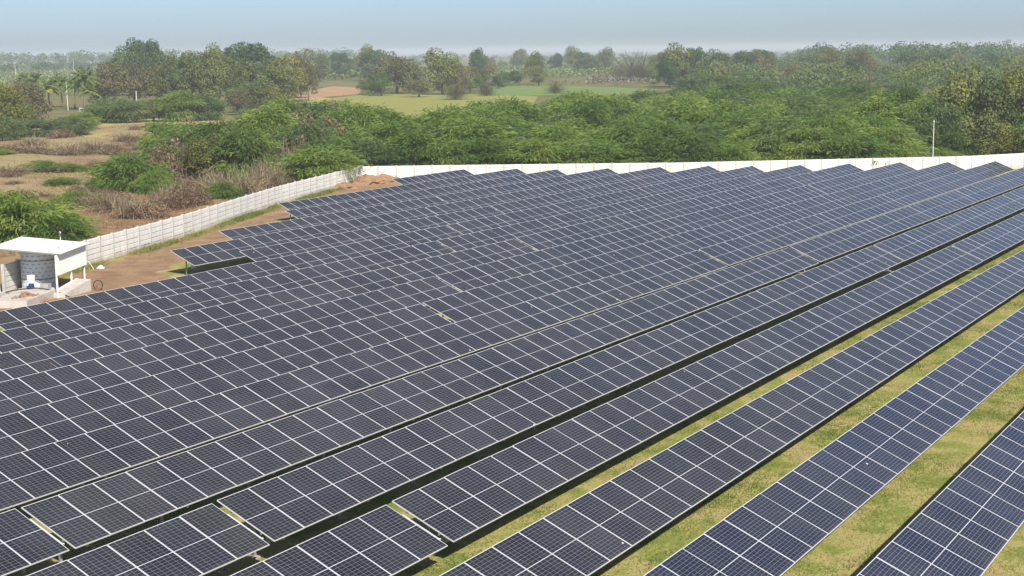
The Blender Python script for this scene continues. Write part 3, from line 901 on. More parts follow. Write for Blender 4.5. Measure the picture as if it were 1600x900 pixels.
def crown_twig(seed, n=420, R=1.7, H=1.7, w=0.035, leaf=0):
    """leafless or nearly leafless shrub: many thin arching stems, each forked"""
    r = np.random.default_rng(seed)
    P = np.stack([r.normal(0, R * 0.28, n), r.normal(0, R * 0.28, n), r.uniform(0, H * 0.35, n)], -1)
    D = unit(n, r, 0.05, 1.0) + np.stack([P[:, 0], P[:, 1], 0 * P[:, 0]], -1) * 0.6 / R
    L = r.uniform(0.5, 1.0, n) * math.hypot(R, H) * 0.75
    a = ribbons(P, D, L, np.full(n, w), r.uniform(0.0, 0.6, n), 4, r, False)
    Dn = D / np.linalg.norm(D, axis=1, keepdims=True)
    s = r.uniform(0.4, 0.9, n)
    P2 = P + Dn * (L * s)[:, None]
    P2[:, 2] -= 0.3 * L * s * s
    P2[:, 2] = np.maximum(P2[:, 2], 0.02)
    b = ribbons(P2, Dn + r.normal(0, 0.6, (n, 3)), L * 0.45, np.full(n, w * 0.7), r.uniform(0, 0.5, n), 2, r, False)
    parts = [a, b]
    if leaf:
        m = leaf
        d = unit(m, r, 0.0, 1.0)
        parts.append(quads(d * np.array([R, R, H]) * r.uniform(0.6, 1.0, m)[:, None], d + r.normal(0, 0.6, (m, 3)), r.uniform(0.10, 0.24, m), r))
    return merge(parts)

def trunk_mesh(seed, H=4.0, rad=0.16, limbs=5, lean=0.25, reach=2.2):
    r = random.Random(seed)
    mb = MB()
    pts = [Vector((0, 0, -0.2))]
    for i in range(1, 5):
        pts.append(Vector((r.uniform(-1, 1) * lean * i / 2, r.uniform(-1, 1) * lean * i / 2, H * 0.5 * i / 4)))
    mb.tube(pts, [rad * (1.25 - 0.16 * i) for i in range(5)], 7)
    for j in range(limbs):
        a = 6.283 * j / limbs + r.uniform(-0.4, 0.4)
        s = pts[2 + j % 3]
        q = [s, s + Vector((math.cos(a) * reach * 0.35, math.sin(a) * reach * 0.35, H * 0.18)), s + Vector((math.cos(a) * reach * 0.8, math.sin(a) * reach * 0.8, H * 0.36)), s + Vector((math.cos(a) * reach, math.sin(a) * reach, H * 0.46))]
        mb.tube(q, [rad * 0.6, rad * 0.45, rad * 0.3, rad * 0.12], 5)
    return mb.mesh('trunk', M['bark'], True)

def mk(name, data, mat):
    v, f, t = data
    return mesh_np(name, v, f, [mat], tint=t)

KINDS = {}
def kind(key, crowns, trunks, R, H):
    KINDS[key] = dict(crowns=crowns, trunks=trunks, R=R, H=H)
kind('acacia', [mk('crown', crown_feather(100 + i, 4300, 4.0, 5.6, wid=0.13), M['acacia']) for i in range(5)], [trunk_mesh(i, 4.2, 0.13, 6, 0.3, 2.4) for i in range(2)], 4.0, 5.6)
kind('acacia_dark', [mk('crown', crown_feather(200 + i, 4000, 4.0, 5.6, wid=0.13), M['acacia_dark']) for i in range(3)], [trunk_mesh(20 + i, 4.2, 0.13, 6, 0.3, 2.4) for i in range(2)], 4.0, 5.6)
kind('bush', [mk('crown', crown_feather(300 + i, 5200, 3.0, 2.6, 0.2, 0.085), M['acacia']) for i in range(3)], [trunk_mesh(30, 2.0, 0.08, 6, 0.3, 1.6)], 3.0, 2.6)
kind('olive', [mk('crown', crown_broad(400 + i), M['olive']) for i in range(3)], [trunk_mesh(40 + i, 8, 0.26, 6, 0.4, 2.8) for i in range(2)], 4.6, 9.0)
kind('brown', [mk('crown', crown_broad(500 + i, 5200, leaf=0.34, nl=28), M['brown']) for i in range(2)], [trunk_mesh(50, 8, 0.26, 6, 0.4, 2.8)], 4.6, 9.0)
kind('dark', [mk('crown', crown_broad(600 + i, 6600, nl=28), M['dark']) for i in range(2)], [trunk_mesh(60, 8, 0.28, 6, 0.4, 2.8)], 4.6, 9.0)
kind('yellow', [mk('crown', crown_broad(700 + i, 5600, nl=28), M['yellow']) for i in range(2)], [trunk_mesh(70, 8, 0.24, 6, 0.4, 2.6)], 4.6, 9.0)
kind('twig', [mk('crown', crown_twig(800 + i), M['twig']) for i in range(3)], [trunk_mesh(80, 1.2, 0.05, 4, 0.2, 0.7)], 1.7, 1.7)
kind('pink', [mk('crown', crown_twig(850 + i, 300, 1.7, 1.7, 0.03, 900), M['pink']) for i in range(2)], [trunk_mesh(81, 1.2, 0.05, 4, 0.2, 0.7)], 1.7, 1.7)
kind('bare', [mk('crown', crown_twig(900 + i, 700, 3.6, 6.5, 0.05, 700), M['brown']) for i in range(2)], [trunk_mesh(90, 7, 0.2, 6, 0.3, 2.4)], 4.0, 8.0)

def cam_px(p):
    v = Vector((p[0], p[1], p[2] - CAM_Z))
    d = v.dot(F_AX)
    return 800 + F_PX * v.dot(R_AX) / d, 450 - F_PX * v.dot(U_AX) / d, d

def plant(k, p, R, H, name, label, cat, group=None):
    """a plant of kind k standing at p with crown radius R and height H"""
    K = KINDS[k]
    z = float(ground_z(np.array([p[0]]), np.array([p[1]]))[0]) if math.hypot(p[0], p[1]) < 330 else 0.0
    root = tag(empty(name, (p[0], p[1], z - 0.03), rnd.uniform(0, 6.28)), label, cat, group)
    sc = (R / K['R'] * rnd.uniform(0.92, 1.08), R / K['R'] * rnd.uniform(0.92, 1.08), H / K['H'])
    link('crown', rnd.choice(K['crowns']), root, scale=sc)
    link('trunk' if cat == 'tree' else 'stems', rnd.choice(K['trunks']), root, scale=sc)
    return root

# ------------------------------------------------------------------ thicket behind the back wall
rnd = random.Random(12)
LIM = [(380, 172), (450, 195), (520, 215), (600, 215), (648, 205), (700, 243), (800, 250), (900, 278), (1000, 300), (1080, 335), (1250, 340), (1400, 300), (1620, 270)]
def limit(px): return float(np.interp(px, [a for a, b in LIM], [b for a, b in LIM]))
spots = []
front = []
t = 0.0
# first line, just behind the wall
ps = resample([(110.0, 92.6), (120.6, 95.9), (131.0, 99.2), (135.8, 98.0), (144.2, 84.0), (153.4, 68.4), (163.4, 55.6), (173.0, 43.4), (180.0, 38.4), (190.0, 32.0)], 4.6)
for p in ps:
    n = Vector((0.83, 0.55, 0))
    q = p + n * rnd.uniform(1.0, 3.2) + Vector((rnd.uniform(-1, 1), rnd.uniform(-1, 1), 0))
    px = cam_px((q.x, q.y, 0))[0]
    if px > 1405 or px < 500: continue
    front.append((px, q))
for row in range(1, 22):
    d = 3 + row * 6.0 + row * row * 0.14
    for j in range(-4, 60):
        base = Vector((100, 112, 0)).lerp(Vector((196, 26, 0)), j / 22.0)
        u = Vector((0.83, 0.55, 0))
        st = 0.75 + 0.035 * row
        q = base * 1.0 + u * d
        # spread along the wall with wider spacing further out
        q = Vector((132.5, 96, 0)) + Vector((0.575, -0.818, 0)) * ((j - 12) * 5.6 * st + rnd.uniform(-2, 2)) + u * (d + rnd.uniform(-2.2, 2.2))
        px, py, dd = cam_px((q.x, q.y, 0))
        rng = math.hypot(q.x, q.y)
        if px < 520 or px > 1680 or dd < 0 or (px > 1430 and row < 5): continue
        if float(side_out(np.array([q.x]), np.array([q.y]))[0]) < 4.5: continue
        if rng > limit(px) + rnd.uniform(-8, 6): continue
        if rnd.random() < 0.06: continue
        spots.append((px, q, row, st))
front.sort(key=lambda a: a[0])
for i, (px, q) in enumerate(front):
    k = 'acacia' if rnd.random() < 0.8 else 'acacia_dark'
    plant(k, q, rnd.uniform(3.0, 3.9), rnd.uniform(4.2, 5.4), 'thorn_tree', 'feathery green thorn tree hanging over the back wall, %s from the wall corner' % ordinal(i + 1), 'tree', 'thorn trees along the back wall')
print('thicket', len(front), len(spots))
line_no = {}
spots.sort(key=lambda a: (a[2], a[0]))
for px, q, row, st in spots:
    x = rnd.random()
    k = 'acacia' if x < 0.74 else 'acacia_dark' if x < 0.93 else 'bare' if x < 0.97 else 'olive'
    line_no[row] = line_no.get(row, 0) + 1
    plant(k, q, rnd.uniform(3.5, 4.5) * (0.9 + 0.25 * (st - 0.75)), rnd.choice((rnd.uniform(3.8, 5.2), rnd.uniform(4.8, 6.6), rnd.uniform(5.6, 7.4))), 'thorn_tree',
          '%s thorn tree, %s from left in %s thicket line behind the back wall' % ({'acacia': 'feathery green', 'acacia_dark': 'dull dark', 'bare': 'half bare', 'olive': 'olive leafy'}[k], ordinal(line_no[row]), ordinal(row + 1)), 'tree', 'thorn trees of the thicket')

# ------------------------------------------------------------------ plants placed one by one: column, base row, top row, width in picture pixels, kind
def by_px(lst, zone, zone_group):
    cnt = {}
    for k, px, by, ty, w in sorted(lst, key=lambda a: a[1]):
        p = at(px, by)
        H = max(0.5, height_at(p, ty, px))
        R = max(0.4, w / 2 / F_PX * math.hypot(p.x, p.y)) * (1.2 if k in ('olive', 'brown', 'dark', 'yellow') else 1.05)
        cnt[k] = cnt.get(k, 0) + 1
        nm, desc, cat = {'acacia': ('thorn_tree', 'feathery green thorn tree', 'tree'), 'acacia_dark': ('thorn_tree', 'dull green thorn tree', 'tree'), 'bush': ('green_bush', 'bright green spreading bush', 'bush'),
                         'olive': ('broadleaf_tree', 'olive green broadleaf tree', 'tree'), 'brown': ('broadleaf_tree', 'brownish broadleaf tree', 'tree'), 'dark': ('broadleaf_tree', 'dark green domed tree', 'tree'),
                         'yellow': ('yellowing_tree', 'yellow green leafy tree', 'tree'), 'twig': ('dry_shrub', 'dry grey brown twiggy shrub', 'shrub'), 'pink': ('withered_shrub', 'withered pinkish brown shrub', 'shrub'),
                         'bare': ('bare_tree', 'half bare reddish tree', 'tree')}[k]
        plant(k, p, R, H, nm, '%s, %s such from left %s' % (desc, ordinal(cnt[k]), zone), cat, zone_group)

by_px([  # scrub just outside the left wall
    ('bush', 40, 375, 292, 150), ('bush', -20, 372, 300, 120), ('bush', 100, 378, 335, 70), ('bush', 205, 296, 242, 92), ('bush', 240, 300, 262, 50), ('bush', 350, 306, 277, 46), ('bush', 462, 284, 254, 40), ('bush', 75, 328, 314, 30),
    ('bush', 262, 250, 188, 70), ('acacia', 300, 262, 190, 80), ('olive', 335, 280, 197, 84), ('yellow', 318, 285, 215, 60), ('acacia', 385, 285, 190, 80), ('acacia', 425, 262, 168, 90), ('acacia_dark', 480, 268, 178, 90), ('pink', 515, 262, 180, 84), ('pink', 370, 250, 182, 62),
    ('pink', 290, 240, 192, 40), ('acacia', 540, 262, 205, 70), ('acacia', 555, 240, 165, 80), ('acacia_dark', 500, 235, 158, 80), ('acacia', 450, 230, 150, 80), ('acacia', 400, 225, 165, 70),
    ('brown', 330, 284, 206, 60), ('pink', 402, 280, 205, 60), ('twig', 452, 284, 216, 70), ('brown', 296, 282, 224, 46), ('pink', 470, 276, 205, 46), ('olive', 365, 276, 190, 56), ('twig', 170, 325, 290, 70), ('twig', 205, 335, 297, 80), ('twig', 140, 318, 292, 50), ('twig', 345, 300, 250, 80), ('twig', 385, 302, 250, 70), ('twig', 300, 300, 262, 60), ('twig', 430, 295, 245, 60), ('twig', 410, 290, 240, 50), ('twig', 260, 318, 290, 60),
    ('pink', 275, 322, 285, 60), ('pink', 235, 335, 302, 60), ('pink', 305, 318, 288, 50), ('pink', 120, 300, 285, 30), ('twig', 20, 275, 252, 70), ('twig', 60, 245, 222, 80), ('twig', 105, 243, 218, 70), ('twig', 145, 240, 214, 70), ('pink', 85, 268, 254, 50), ('pink', 20, 245, 225, 60), ('pink', 180, 240, 222, 50), ('twig', 100, 262, 247, 50), ('twig', 200, 222, 205, 60)],
    'outside the left wall', 'scrub outside the left wall')
_r = random.Random(77)
gen = []
for i in range(70):
    px, py = _r.uniform(-20, 330), _r.uniform(205, 330)
    if py > 345 - px * 0.12: continue
    k = _r.choice(['twig', 'twig', 'pink', 'bush', 'pink', 'twig'])
    w = _r.uniform(22, 60)
    gen.append((k, px, py, py - w * _r.uniform(0.22, 0.36), w))
for i in range(26):
    px = _r.uniform(230, 540)
    py = 392 - px * 0.235 - _r.uniform(4, 26)
    k = _r.choice(['twig', 'pink', 'bush', 'acacia', 'twig'])
    w = _r.uniform(26, 52)
    gen.append((k, px, py, py - w * _r.uniform(0.45, 0.85), w))
fill = []
for i in range(30):
    px = _r.uniform(250, 565)
    py = 388 - px * 0.235 - _r.uniform(14, 70)
    k = _r.choice(['acacia', 'acacia', 'acacia', 'acacia_dark', 'olive', 'brown', 'pink', 'pink', 'twig', 'yellow'])
    w = _r.uniform(44, 80)
    fill.append((k, px, py, max(160, py - w * _r.uniform(0.7, 1.0)), w))
by_px(fill, 'in the tangle outside the wall corner', 'tangle outside the wall corner')
by_px(gen, 'on the dry open land', 'low scrub on the dry land')
by_px([  # trees and shrubs of the middle distance, left
    ('yellow', 12, 215, 130, 70), ('yellow', -10, 200, 110, 60), ('brown', 50, 200, 122, 55), ('acacia_dark', 5, 222, 178, 50), ('acacia_dark', 70, 215, 182, 70), ('acacia_dark', 105, 212, 180, 60), ('olive', 35, 210, 160, 40), ('twig', 30, 185, 118, 50),
    ('acacia_dark', 165, 192, 152, 60), ('acacia_dark', 195, 192, 150, 60), ('olive', 240, 190, 152, 50), ('acacia', 285, 190, 142, 60), ('acacia_dark', 320, 188, 142, 60), ('olive', 265, 190, 145, 46), ('brown', 372, 180, 135, 34), ('olive', 410, 176, 128, 44), ('yellow', 425, 176, 130, 36), ('acacia_dark', 380, 176, 128, 40),
    ('twig', 450, 178, 152, 40), ('acacia', 130, 205, 178, 40), ('olive', 150, 190, 160, 40), ('acacia', 440, 200, 168, 60), ('acacia', 470, 195, 160, 50), ('acacia', 520, 190, 152, 60)],
    'in the scrub before the big trees', 'scrub before the big trees')
by_px([  # tall trees of the far belt
    ('dark', 205, 150, 58, 62), ('dark', 236, 150, 60, 50), ('brown', 178, 168, 90, 60), ('brown', 210, 166, 92, 50), ('olive', 155, 168, 112, 44), ('yellow', 245, 165, 98, 40), ('olive', 272, 166, 84, 44), ('olive', 305, 166, 74, 56), ('dark', 285, 166, 88, 44), ('olive', 335, 166, 70, 50), ('brown', 330, 164, 72, 40), ('olive', 362, 164, 82, 50),
    ('dark', 398, 150, 58, 76), ('olive', 395, 160, 92, 50), ('yellow', 445, 160, 78, 60), ('olive', 435, 162, 92, 60), ('brown', 470, 154, 70, 42), ('brown', 482, 158, 96, 30), ('olive', 500, 128, 80, 34), ('dark', 535, 124, 78, 40), ('olive', 572, 126, 70, 36), ('dark', 590, 126, 72, 40), ('olive', 610, 128, 80, 40),
    ('brown', 620, 146, 84, 62), ('olive', 640, 146, 92, 44), ('olive', 692, 148, 76, 60), ('brown', 712, 148, 96, 44), ('dark', 596, 150, 108, 34), ('olive', 580, 148, 118, 36), ('brown', 655, 152, 122, 40), ('dark', 750, 130, 74, 32), ('brown', 764, 130, 84, 26), ('olive', 735, 146, 100, 30), ('bare', 712, 156, 112, 40), ('bare', 760, 150, 118, 28), ('dark', 752, 142, 108, 26),
    ('yellow', 836, 132, 78, 30), ('olive', 842, 134, 100, 26), ('bare', 868, 146, 118, 30), ('olive', 812, 108, 74, 26), ('dark', 868, 112, 82, 22), ('olive', 896, 112, 72, 32), ('dark', 915, 114, 78, 30), ('olive', 946, 112, 74, 30), ('olive', 925, 114, 86, 30),
    ('bare', 985, 126, 68, 40), ('bare', 1005, 126, 70, 50), ('bare', 968, 124, 82, 36), ('olive', 1060, 136, 66, 56), ('dark', 1082, 136, 68, 34), ('dark', 1046, 138, 92, 36), ('olive', 1030, 130, 78, 30), ('dark', 800, 134, 110, 40), ('dark', 780, 138, 118, 24)],
    'in the far tree belt', 'far tree belt')
by_px([  # woodland on the right, beyond the thicket
    ('olive', 1120, 128, 76, 50), ('brown', 1130, 132, 90, 44), ('dark', 1185, 130, 72, 60), ('brown', 1192, 132, 74, 40), ('olive', 1165, 128, 82, 40), ('acacia_dark', 1100, 146, 108, 70), ('acacia_dark', 1150, 146, 112, 70), ('acacia', 1125, 150, 115, 60), ('brown', 1232, 136, 98, 46), ('acacia_dark', 1260, 146, 118, 60), ('acacia_dark', 1210, 140, 110, 50),
    ('dark', 1285, 118, 72, 44), ('yellow', 1297, 124, 74, 42), ('olive', 1260, 118, 84, 40), ('dark', 1318, 122, 76, 40), ('brown', 1342, 134, 74, 40), ('brown', 1358, 134, 92, 36), ('dark', 1330, 136, 92, 40), ('olive', 1305, 134, 98, 40), ('bare', 1350, 138, 86, 30), ('acacia_dark', 1290, 142, 115, 50), ('olive', 1320, 150, 122, 34), ('brown', 1335, 150, 122, 24),
    ('acacia_dark', 1400, 136, 98, 60), ('acacia_dark', 1440, 134, 96, 60), ('dark', 1420, 120, 80, 50), ('acacia_dark', 1480, 132, 94, 60), ('dark', 1470, 118, 78, 46), ('acacia_dark', 1520, 130, 92, 60), ('dark', 1540, 120, 82, 50), ('acacia_dark', 1570, 130, 94, 60), ('brown', 1500, 120, 82, 44), ('olive', 1590, 122, 82, 50), ('acacia', 1415, 148, 112, 50)],
    'in the woodland beyond the thicket', 'woodland on the right')
by_px([  # big leafy trees behind the right end of the back wall
    ('olive', 1505, 240, 106, 80), ('yellow', 1485, 236, 114, 56), ('olive', 1556, 244, 118, 84), ('yellow', 1585, 236, 104, 74), ('olive', 1528, 250, 168, 66), ('brown', 1602, 236, 108, 60), ('acacia_dark', 1470, 244, 146, 62), ('acacia', 1425, 244, 160, 56), ('yellow', 1592, 250, 190, 56), ('acacia', 1495, 250, 196, 44), ('yellow', 1562, 250, 186, 50), ('olive', 1640, 246, 116, 80), ('acacia', 1620, 250, 180, 60), ('acacia', 1372, 238, 152, 90), ('acacia', 1410, 236, 136, 70), ('acacia', 1330, 240, 160, 70),
    ('bush', 1470, 252, 226, 50), ('yellow', 1352, 250, 214, 26), ('yellow', 1366, 250, 222, 22), ('brown', 1225, 244, 176, 46), ('olive', 1635, 236, 112, 70)],
    'behind the right part of the back wall', 'leafy trees behind the back wall')

# ------------------------------------------------------------------ palms, poles, far sheds
def palm_meshes(seed, n=18, L=4.2, H=6.0, old=0):
    r = np.random.default_rng(seed)
    fr = []
    for i in range(n):
        a = 2.4 * i + r.uniform(-0.2, 0.2)
        el = 1.25 - 1.5 * i / n + r.uniform(-0.1, 0.1)
        D = np.array([math.cos(a) * math.cos(el), math.sin(a) * math.cos(el), math.sin(el)])
        ss = np.linspace(0.12, 1.0, 18)
        P = D[None] * (L * ss)[:, None]
        P[:, 2] -= (0.45 + 0.2 * (i / n)) * L * ss ** 2 * math.cos(el) ** 0.5 if el > 0 else 0.35 * L * ss ** 2
        sd = np.array([-math.sin(a), math.cos(a), 0])
        parts = []
        for sg in (-1, 1):
            d = sd[None] * sg + D[None] * 0.7 + np.array([0, 0, -0.35])
            parts.append(ribbons(P, np.repeat(d, len(ss), 0) + r.normal(0, 0.1, (len(ss), 3)), 0.60 * np.sin(np.pi * (0.15 + 0.8 * ss)) + 0.10, np.full(len(ss), 0.20), np.full(len(ss), 0.5), 2, r, tint=np.full(len(ss), (0.2 + 0.6 * r.random() if i < n - old else 1.3))))
        parts.append(ribbons(np.zeros((1, 3)) + D * 0.05, D[None].copy(), np.array([L]), np.array([0.12]), np.array([0.5]), 6, r, False))
        fr.append(mk('frond', merge(parts), M['palm']))
    mb = MB()
    pts = [Vector((0.12 * math.sin(i * 0.7 + seed), 0.10 * math.cos(i * 0.5 + seed), H * i / 7 - (0.2 if i == 0 else 0))) for i in range(8)]
    mb.tube(pts, [0.24, 0.19, 0.17, 0.16, 0.15, 0.15, 0.14, 0.14], 8)
    return fr, mb.mesh('trunk', M['palm_bark'], True), pts[-1]
PALM = [palm_meshes(1, 22, 3.0, 5.6), palm_meshes(2, 18, 2.8, 4.4, 3), palm_meshes(3, 20, 2.8, 4.8)]
palms = [(78, 172, 118, 1, 'small coconut palm with two yellow hanging fronds'), (133, 172, 100, 0, 'tall green coconut palm, tallest of the palms'), (97, 168, 112, 2, 'coconut palm left of the tall one'),
         (118, 170, 116, 2, 'coconut palm just left of the tallest palm'), (142, 174, 128, 2, 'short coconut palm right of the tallest palm'), (58, 158, 108, 2, 'coconut palm leftmost of the group'), (38, 155, 110, 0, 'coconut palm far left beside the yellow tree')]
for px, by, ty, v, lab in palms:
    p = at(px, by)
    fr, tr, top = PALM[v]
    H = height_at(p, ty, px)
    sc = H / (top.z + 2.2)
    root = tag(empty('coconut_palm', p, rnd.uniform(0, 6.28)), lab, 'palm', 'coconut palms by the field')
    link('trunk', tr, root, scale=(sc, sc, sc))
    for m in fr:
        link('frond', m, root, top * sc, scale=(sc, sc, sc))

def utility_pole(px, by, ty, lab, strut=False, arm=True):
    p = at(px, by)
    H = height_at(p, ty, px)
    root = tag(empty('utility_pole', p, 0.6), lab, 'pole', 'cement utility poles')
    MB().add([(-0.14, -0.1, -0.3), (0.14, -0.1, -0.3), (0.14, 0.1, -0.3), (-0.14, 0.1, -0.3), (-0.09, -0.07, H), (0.09, -0.07, H), (0.09, 0.07, H), (-0.09, 0.07, H)],
             [(3, 2, 1, 0), (4, 5, 6, 7), (0, 1, 5, 4), (1, 2, 6, 5), (2, 3, 7, 6), (3, 0, 4, 7)]).build('shaft', M['pole'], root)
    if arm:
        MB().box(-0.6, 0.6, -0.12, -0.06, H - 0.5, H - 0.38).build('cross_arm', M['steel'], root)
        for x in (-0.5, 0.5):
            MB().lathe([(0.03, H - 0.38), (0.06, H - 0.34), (0.06, H - 0.22), (0.02, H - 0.16)], 8, 0, (x, -0.09)).build('insulator', M['white_plastic'], root)
    if strut:
        MB().tube([(-2.4, -0.6, -0.1), (-0.1, 0, H * 0.55)], 0.09, 6).build('strut', M['pole'], root)
utility_pole(106, 172, 128, 'white cement pole with a leaning strut beside the palms', True)
utility_pole(215, 190, 142, 'leaning pale pole at the edge of the stubble field', False, False)
utility_pole(25, 128, 94, 'pale cement pole far left beyond the palms', False)
utility_pole(116, 122, 92, 'distant thin pole left of the big trees')
utility_pole(491, 130, 100, 'pale pole at the left edge of the banana field')
utility_pole(418, 150, 111, 'white pole in front of the yellow green trees', False, False)

# low cement yard wall by the palms
yw = tag(empty('yard_wall', at(140, 176), math.atan2(R_AX.y, R_AX.x)), 'low pale yard wall beside the coconut palms', 'wall')
MB().box(-2.5, 3.0, -0.15, 0.15, -0.3, 1.1).build('wall_face', M['concrete'], yw)
MB().box(-2.6, 3.1, -0.2, 0.2, 1.1, 1.2).build('coping', M['precast'], yw)

# ------------------------------------------------------------------ crops and far woodland
def in_poly(x, y, poly):
    c = np.zeros(len(x), bool)
    n = len(poly)
    for i in range(n):
        (x0, y0), (x1, y1) = poly[i], poly[(i + 1) % n]
        c ^= ((y0 > y) != (y1 > y)) & (x < (x1 - x0) * (y - y0) / (y1 - y0 + 1e-12) + x0)
    return c

def banana_field(name, px_poly, step, mat, label, H=3.4, seed=0, lw=1.1):
    r = np.random.default_rng(seed)
    poly = [tuple(at(a, b))[:2] for a, b in px_poly]
    xs, ys = [p[0] for p in poly], [p[1] for p in poly]
    gx, gy = np.meshgrid(np.arange(min(xs), max(xs), step), np.arange(min(ys), max(ys), step))
    x, y = gx.ravel() + r.normal(0, step * 0.15, gx.size), gy.ravel() + r.normal(0, step * 0.15, gx.size)
    k = in_poly(x, y, poly)
    x, y = x[k], y[k]
    n = len(x)
    parts = []
    h = H * r.uniform(0.7, 1.1, n)
    for j in range(7):
        a = r.uniform(0, 6.28, n)
        el = r.uniform(0.3, 1.2, n)
        P = np.stack([x, y, h * 0.5], -1)
        D = np.stack([np.cos(a) * np.cos(el), np.sin(a) * np.cos(el), np.sin(el)], -1)
        parts.append(ribbons(P, D, h * r.uniform(0.5, 0.75, n), np.full(n, lw), r.uniform(0.3, 0.8, n), 2, r))
    P = np.stack([x, y, 0 * x], -1)
    parts.append(ribbons(P, np.tile([[0.02, 0.01, 1.0]], (n, 1)), h * 0.55, np.full(n, 0.35), np.zeros(n), 1, r, False))
    v, f, t = merge(parts)
    o = link(name, mesh_np(name, v, f, [mat], tint=t))
    print(name, n)
    return tag(o, label, 'crop', kind='stuff')
banana_field('banana_crop', [(488, 129), (600, 124), (640, 112), (600, 104), (500, 106)], 5.5, M['banana'], 'pale banana plants standing in a field before the far trees', 4.2, 1)
banana_field('banana_crop', [(765, 128), (830, 126), (985, 118), (985, 104), (780, 101)], 5.5, M['banana'], 'green banana plants in the middle of the far fields', 4.2, 2)
banana_field('withered_crop', [(915, 133), (1050, 132), (1050, 121), (925, 123)], 4.5, M['banana_dry'], 'withered grey brown banana stand beyond the thicket', 2.6, 3)
banana_field('banana_crop', [(-10, 150), (60, 152), (150, 150), (180, 128), (180, 104), (-10, 104)], 7.5, M['banana'], 'pale banana rows at the far left behind the palms', 4.0, 4)

def far_woods(name, n, px_rng, r_rng, H_rng, label, mat, seed, nq=90, qs=1.0, pw=1.0):
    """a far wood that reads as one mass: lumpy crowns of leaf clumps"""
    r = np.random.default_rng(seed)
    parts = []
    for i in range(n):
        px = r.uniform(*px_rng)
        rg = r_rng[0] * (r_rng[1] / r_rng[0]) ** (r.random() ** pw)
        p = at_range(px, rg)
        H = r.uniform(*H_rng)
        R = H * r.uniform(0.4, 0.75)
        cl = unit(5, r, -0.2, 1.0) * np.array([R, R, H * 0.42]) * 0.55 + np.array([0, 0, H * 0.5])
        d = unit(nq, r, -0.7, 1.0)
        c = cl[r.integers(0, 5, nq)]
        P = c + d * np.array([R, R, H * 0.42]) * 0.58
        P[:, 2] = np.maximum(P[:, 2], 0.3)
        P += np.array([p.x, p.y, 0])
        v, f, t = quads(P, d + r.normal(0, 0.4, (nq, 3)) + np.array([0, 0, 0.3]), r.uniform(0.7, 1.4, nq) * qs * H * 0.16, r)
        parts.append((v, f, np.clip(r.random() * 0.6 + t * 0.4, 0, 1)))
    v, f, t = merge(parts)
    return tag(link(name, mesh_np(name, v, f, [mat], tint=t)), label, 'woodland', kind='stuff')
far_woods('far_woodland', 150, (1080, 1660), (400, 1000), (5, 10), 'far green woodland filling the right behind the thicket', M['acacia_dark'], 1, 300, 0.45)
far_woods('far_woodland', 70, (1100, 1660), (420, 1100), (7, 12), 'olive crowns scattered through the far right woodland', M['olive'], 7, 300, 0.45)
far_woods('far_woodland', 120, (1230, 1660), (800, 1500), (11, 18), 'taller hazy trees on the right horizon', M['dark'], 2, 220, 0.55)
far_woods('far_woodland', 260, (480, 1300), (1100, 2600), (6, 11), 'hazy tree line on the middle horizon', M['dark'], 3, 110, 0.8)
far_woods('far_woodland', 240, (-60, 560), (1600, 3600), (12, 22), 'blue hazy tree line on the left horizon', M['dark'], 4, 90, 0.9)
far_woods('far_woodland', 80, (-60, 220), (1100, 1600), (6, 11), 'dim hazy trees in front of the left horizon', M['dark'], 6, 110, 0.8)
far_woods('far_scrub', 90, (560, 780), (470, 700), (2.0, 4.0), 'low scrub and hedges left of the green field', M['olive'], 5, 110, 0.8)
far_woods('far_scrub', 60, (780, 1100), (560, 640), (1.5, 2.6), 'low hedge beyond the green field', M['olive'], 8, 90, 0.9)

# ------------------------------------------------------------------ grass
def blades(x, y, z, n_each, h, w, r, tint, spread=0.12):
    """tufts at (x, y): n_each short arching blades per tuft"""
    n = len(x)
    P = np.repeat(np.stack([x, y, z], -1), n_each, 0)
    P[:, :2] += r.normal(0, spread, (n * n_each, 2))
    a = r.uniform(0, 6.28, n * n_each)
    el = r.uniform(0.5, 1.4, n * n_each)
    D = np.stack([np.cos(a) * np.cos(el), np.sin(a) * np.cos(el), np.sin(el)], -1)
    L = np.repeat(h, n_each) * r.uniform(0.6, 1.2, n * n_each)
    return ribbons(P, D, L, np.full(n * n_each, w), r.uniform(0.2, 0.7, n * n_each), 2, r, False, tint=np.clip(np.repeat(tint, n_each) + r.normal(0, 0.13, n * n_each), 0, 1))

def lane_grass():
    r = np.random.default_rng(21)
    parts = []
    for k in range(0, 7):
        y0 = (row_y(k) if k >= 1 else row_y(1) - ROW_PITCH) + 1.4
        y1 = row_y(k + 1) + 0.9
        xa, xb = {0: (30, 56), 1: (26, 76), 2: (26, 96), 3: (24, 118), 4: (22, 136), 5: (20, 60), 6: (20, 50)}[k]
        area = (xb - xa) * (y1 - y0)
        n = int(area * (60 if k < 4 else 22))
        x, y = r.uniform(xa, xb, n), r.uniform(y0, y1, n)
        g = 0.62 * vnoise(x, y, 2.6, 31) + 0.38 * vnoise(x, y, 0.8, 32)
        keep = r.random(n) < np.clip(0.35 + 1.3 * (g - 0.3), 0.12, 1)
        x, y, g = x[keep], y[keep], g[keep]
        # high g: green tufts; low g: dry straw
        parts.append(blades(x, y, np.zeros(len(x)) - 0.01, 5, 0.06 + 0.13 * g, 0.020, r, np.clip(1.10 - 1.50 * g, 0.03, 1)))
    v, f, t = merge(parts)
    print('lane grass', len(f))
    tag(link('lawn_grass', mesh_np('lawn_grass', v, f, [M['grass']], tint=t)), 'patchy green and straw coloured grass between the panel rows', 'grass', kind='stuff')
lane_grass()

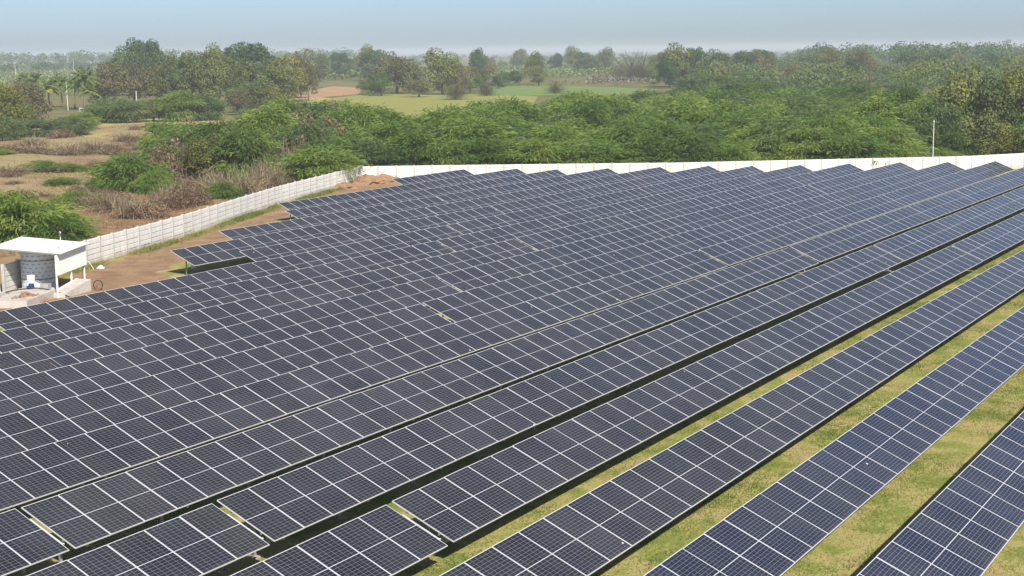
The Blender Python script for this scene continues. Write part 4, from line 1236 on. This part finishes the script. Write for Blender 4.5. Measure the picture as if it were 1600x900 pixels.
def wall_grass():
    r = np.random.default_rng(22)
    n = 2600
    s = r.uniform(0, 1, n)
    x = 66 + s * 66
    y = wall_left_y(x) - np.abs(r.normal(0.25, 0.35, n)) - 0.15
    g = vnoise(x, y, 4, 33)
    keep = r.random(n) < np.clip(g * 1.6 - 0.2, 0.05, 1)
    x, y, g = x[keep], y[keep], g[keep]
    a = blades(x, y, 0 * x, 9, 0.25 + 0.35 * g, 0.03, r, np.clip(0.75 - 0.5 * g, 0, 1), 0.2)
    n = 5000
    x, y = r.uniform(50, 122, n), r.uniform(57, 93, n)
    so = side_out(x, y)
    g = vnoise(x, y, 3.5, 34)
    keep = (so < -0.6) & (r.random(n) < np.clip(g * 2.2 - 1.0, 0.02, 1))
    x, y, g = x[keep], y[keep], g[keep]
    b = blades(x, y, 0 * x, 6, 0.10 + 0.14 * g, 0.022, r, np.clip(0.85 - 0.4 * g, 0, 1), 0.2)
    v, f, t = merge([a, b])
    tag(link('wall_grass', mesh_np('wall_grass', v, f, [M['grass']], tint=t)), 'yellow green grass growing along the foot of the left wall', 'grass', kind='stuff')
wall_grass()

def wild_grass():
    r = np.random.default_rng(23)
    n = 90000
    px = r.uniform(-60, 560, n)
    py = r.uniform(178, 400, n)
    d = np.array([tuple(ray(a, b)) for a, b in zip(px, py)])
    kk = -CAM_Z / d[:, 2]
    x, y = d[:, 0] * kk, d[:, 1] * kk
    so = side_out(x, y)
    g = 0.6 * vnoise(x, y, 11, 35) + 0.4 * vnoise(x, y, 3, 36)
    keep = (so > 0.6) & (np.hypot(x, y) < 325) & (r.random(n) < np.clip(2.4 * (g - 0.28), 0.10, 1))
    x, y, g = x[keep], y[keep], g[keep]
    rg = np.hypot(x, y)
    z = ground_z(x, y)
    v, f, t = blades(x, y, z - 0.03, 5, (0.18 + 0.35 * g), 0.05, r, np.clip(0.15 + 0.75 * vnoise(x, y, 14, 37), 0, 1), 0.3)
    print('wild grass', len(f))
    tag(link('dry_grass', mesh_np('dry_grass', v, f, [M['straw']], tint=t)), 'dry yellow and reddish grass on the open land outside the left wall', 'grass', kind='stuff')
wild_grass()

# ------------------------------------------------------------------ air
hz = bpy.data.materials.new('hazy_air')
hz.use_nodes = True
hn, hl = hz.node_tree.nodes, hz.node_tree.links
for nd in list(hn):
    if nd.type != 'OUTPUT_MATERIAL': hn.remove(nd)
pv = hn.new('ShaderNodeVolumePrincipled')
pv.inputs['Color'].default_value = (0.76, 0.845, 0.93, 1)
pv.inputs['Density'].default_value = 0.00028
pv.inputs['Anisotropy'].default_value = 0.0
hl.new(pv.outputs[0], hn['Material Output'].inputs['Volume'])
hb = MB().box(-14300, 14300, -14300, 14300, -4.0, 30.0).build('haze', hz)
tag(hb, kind='stuff')
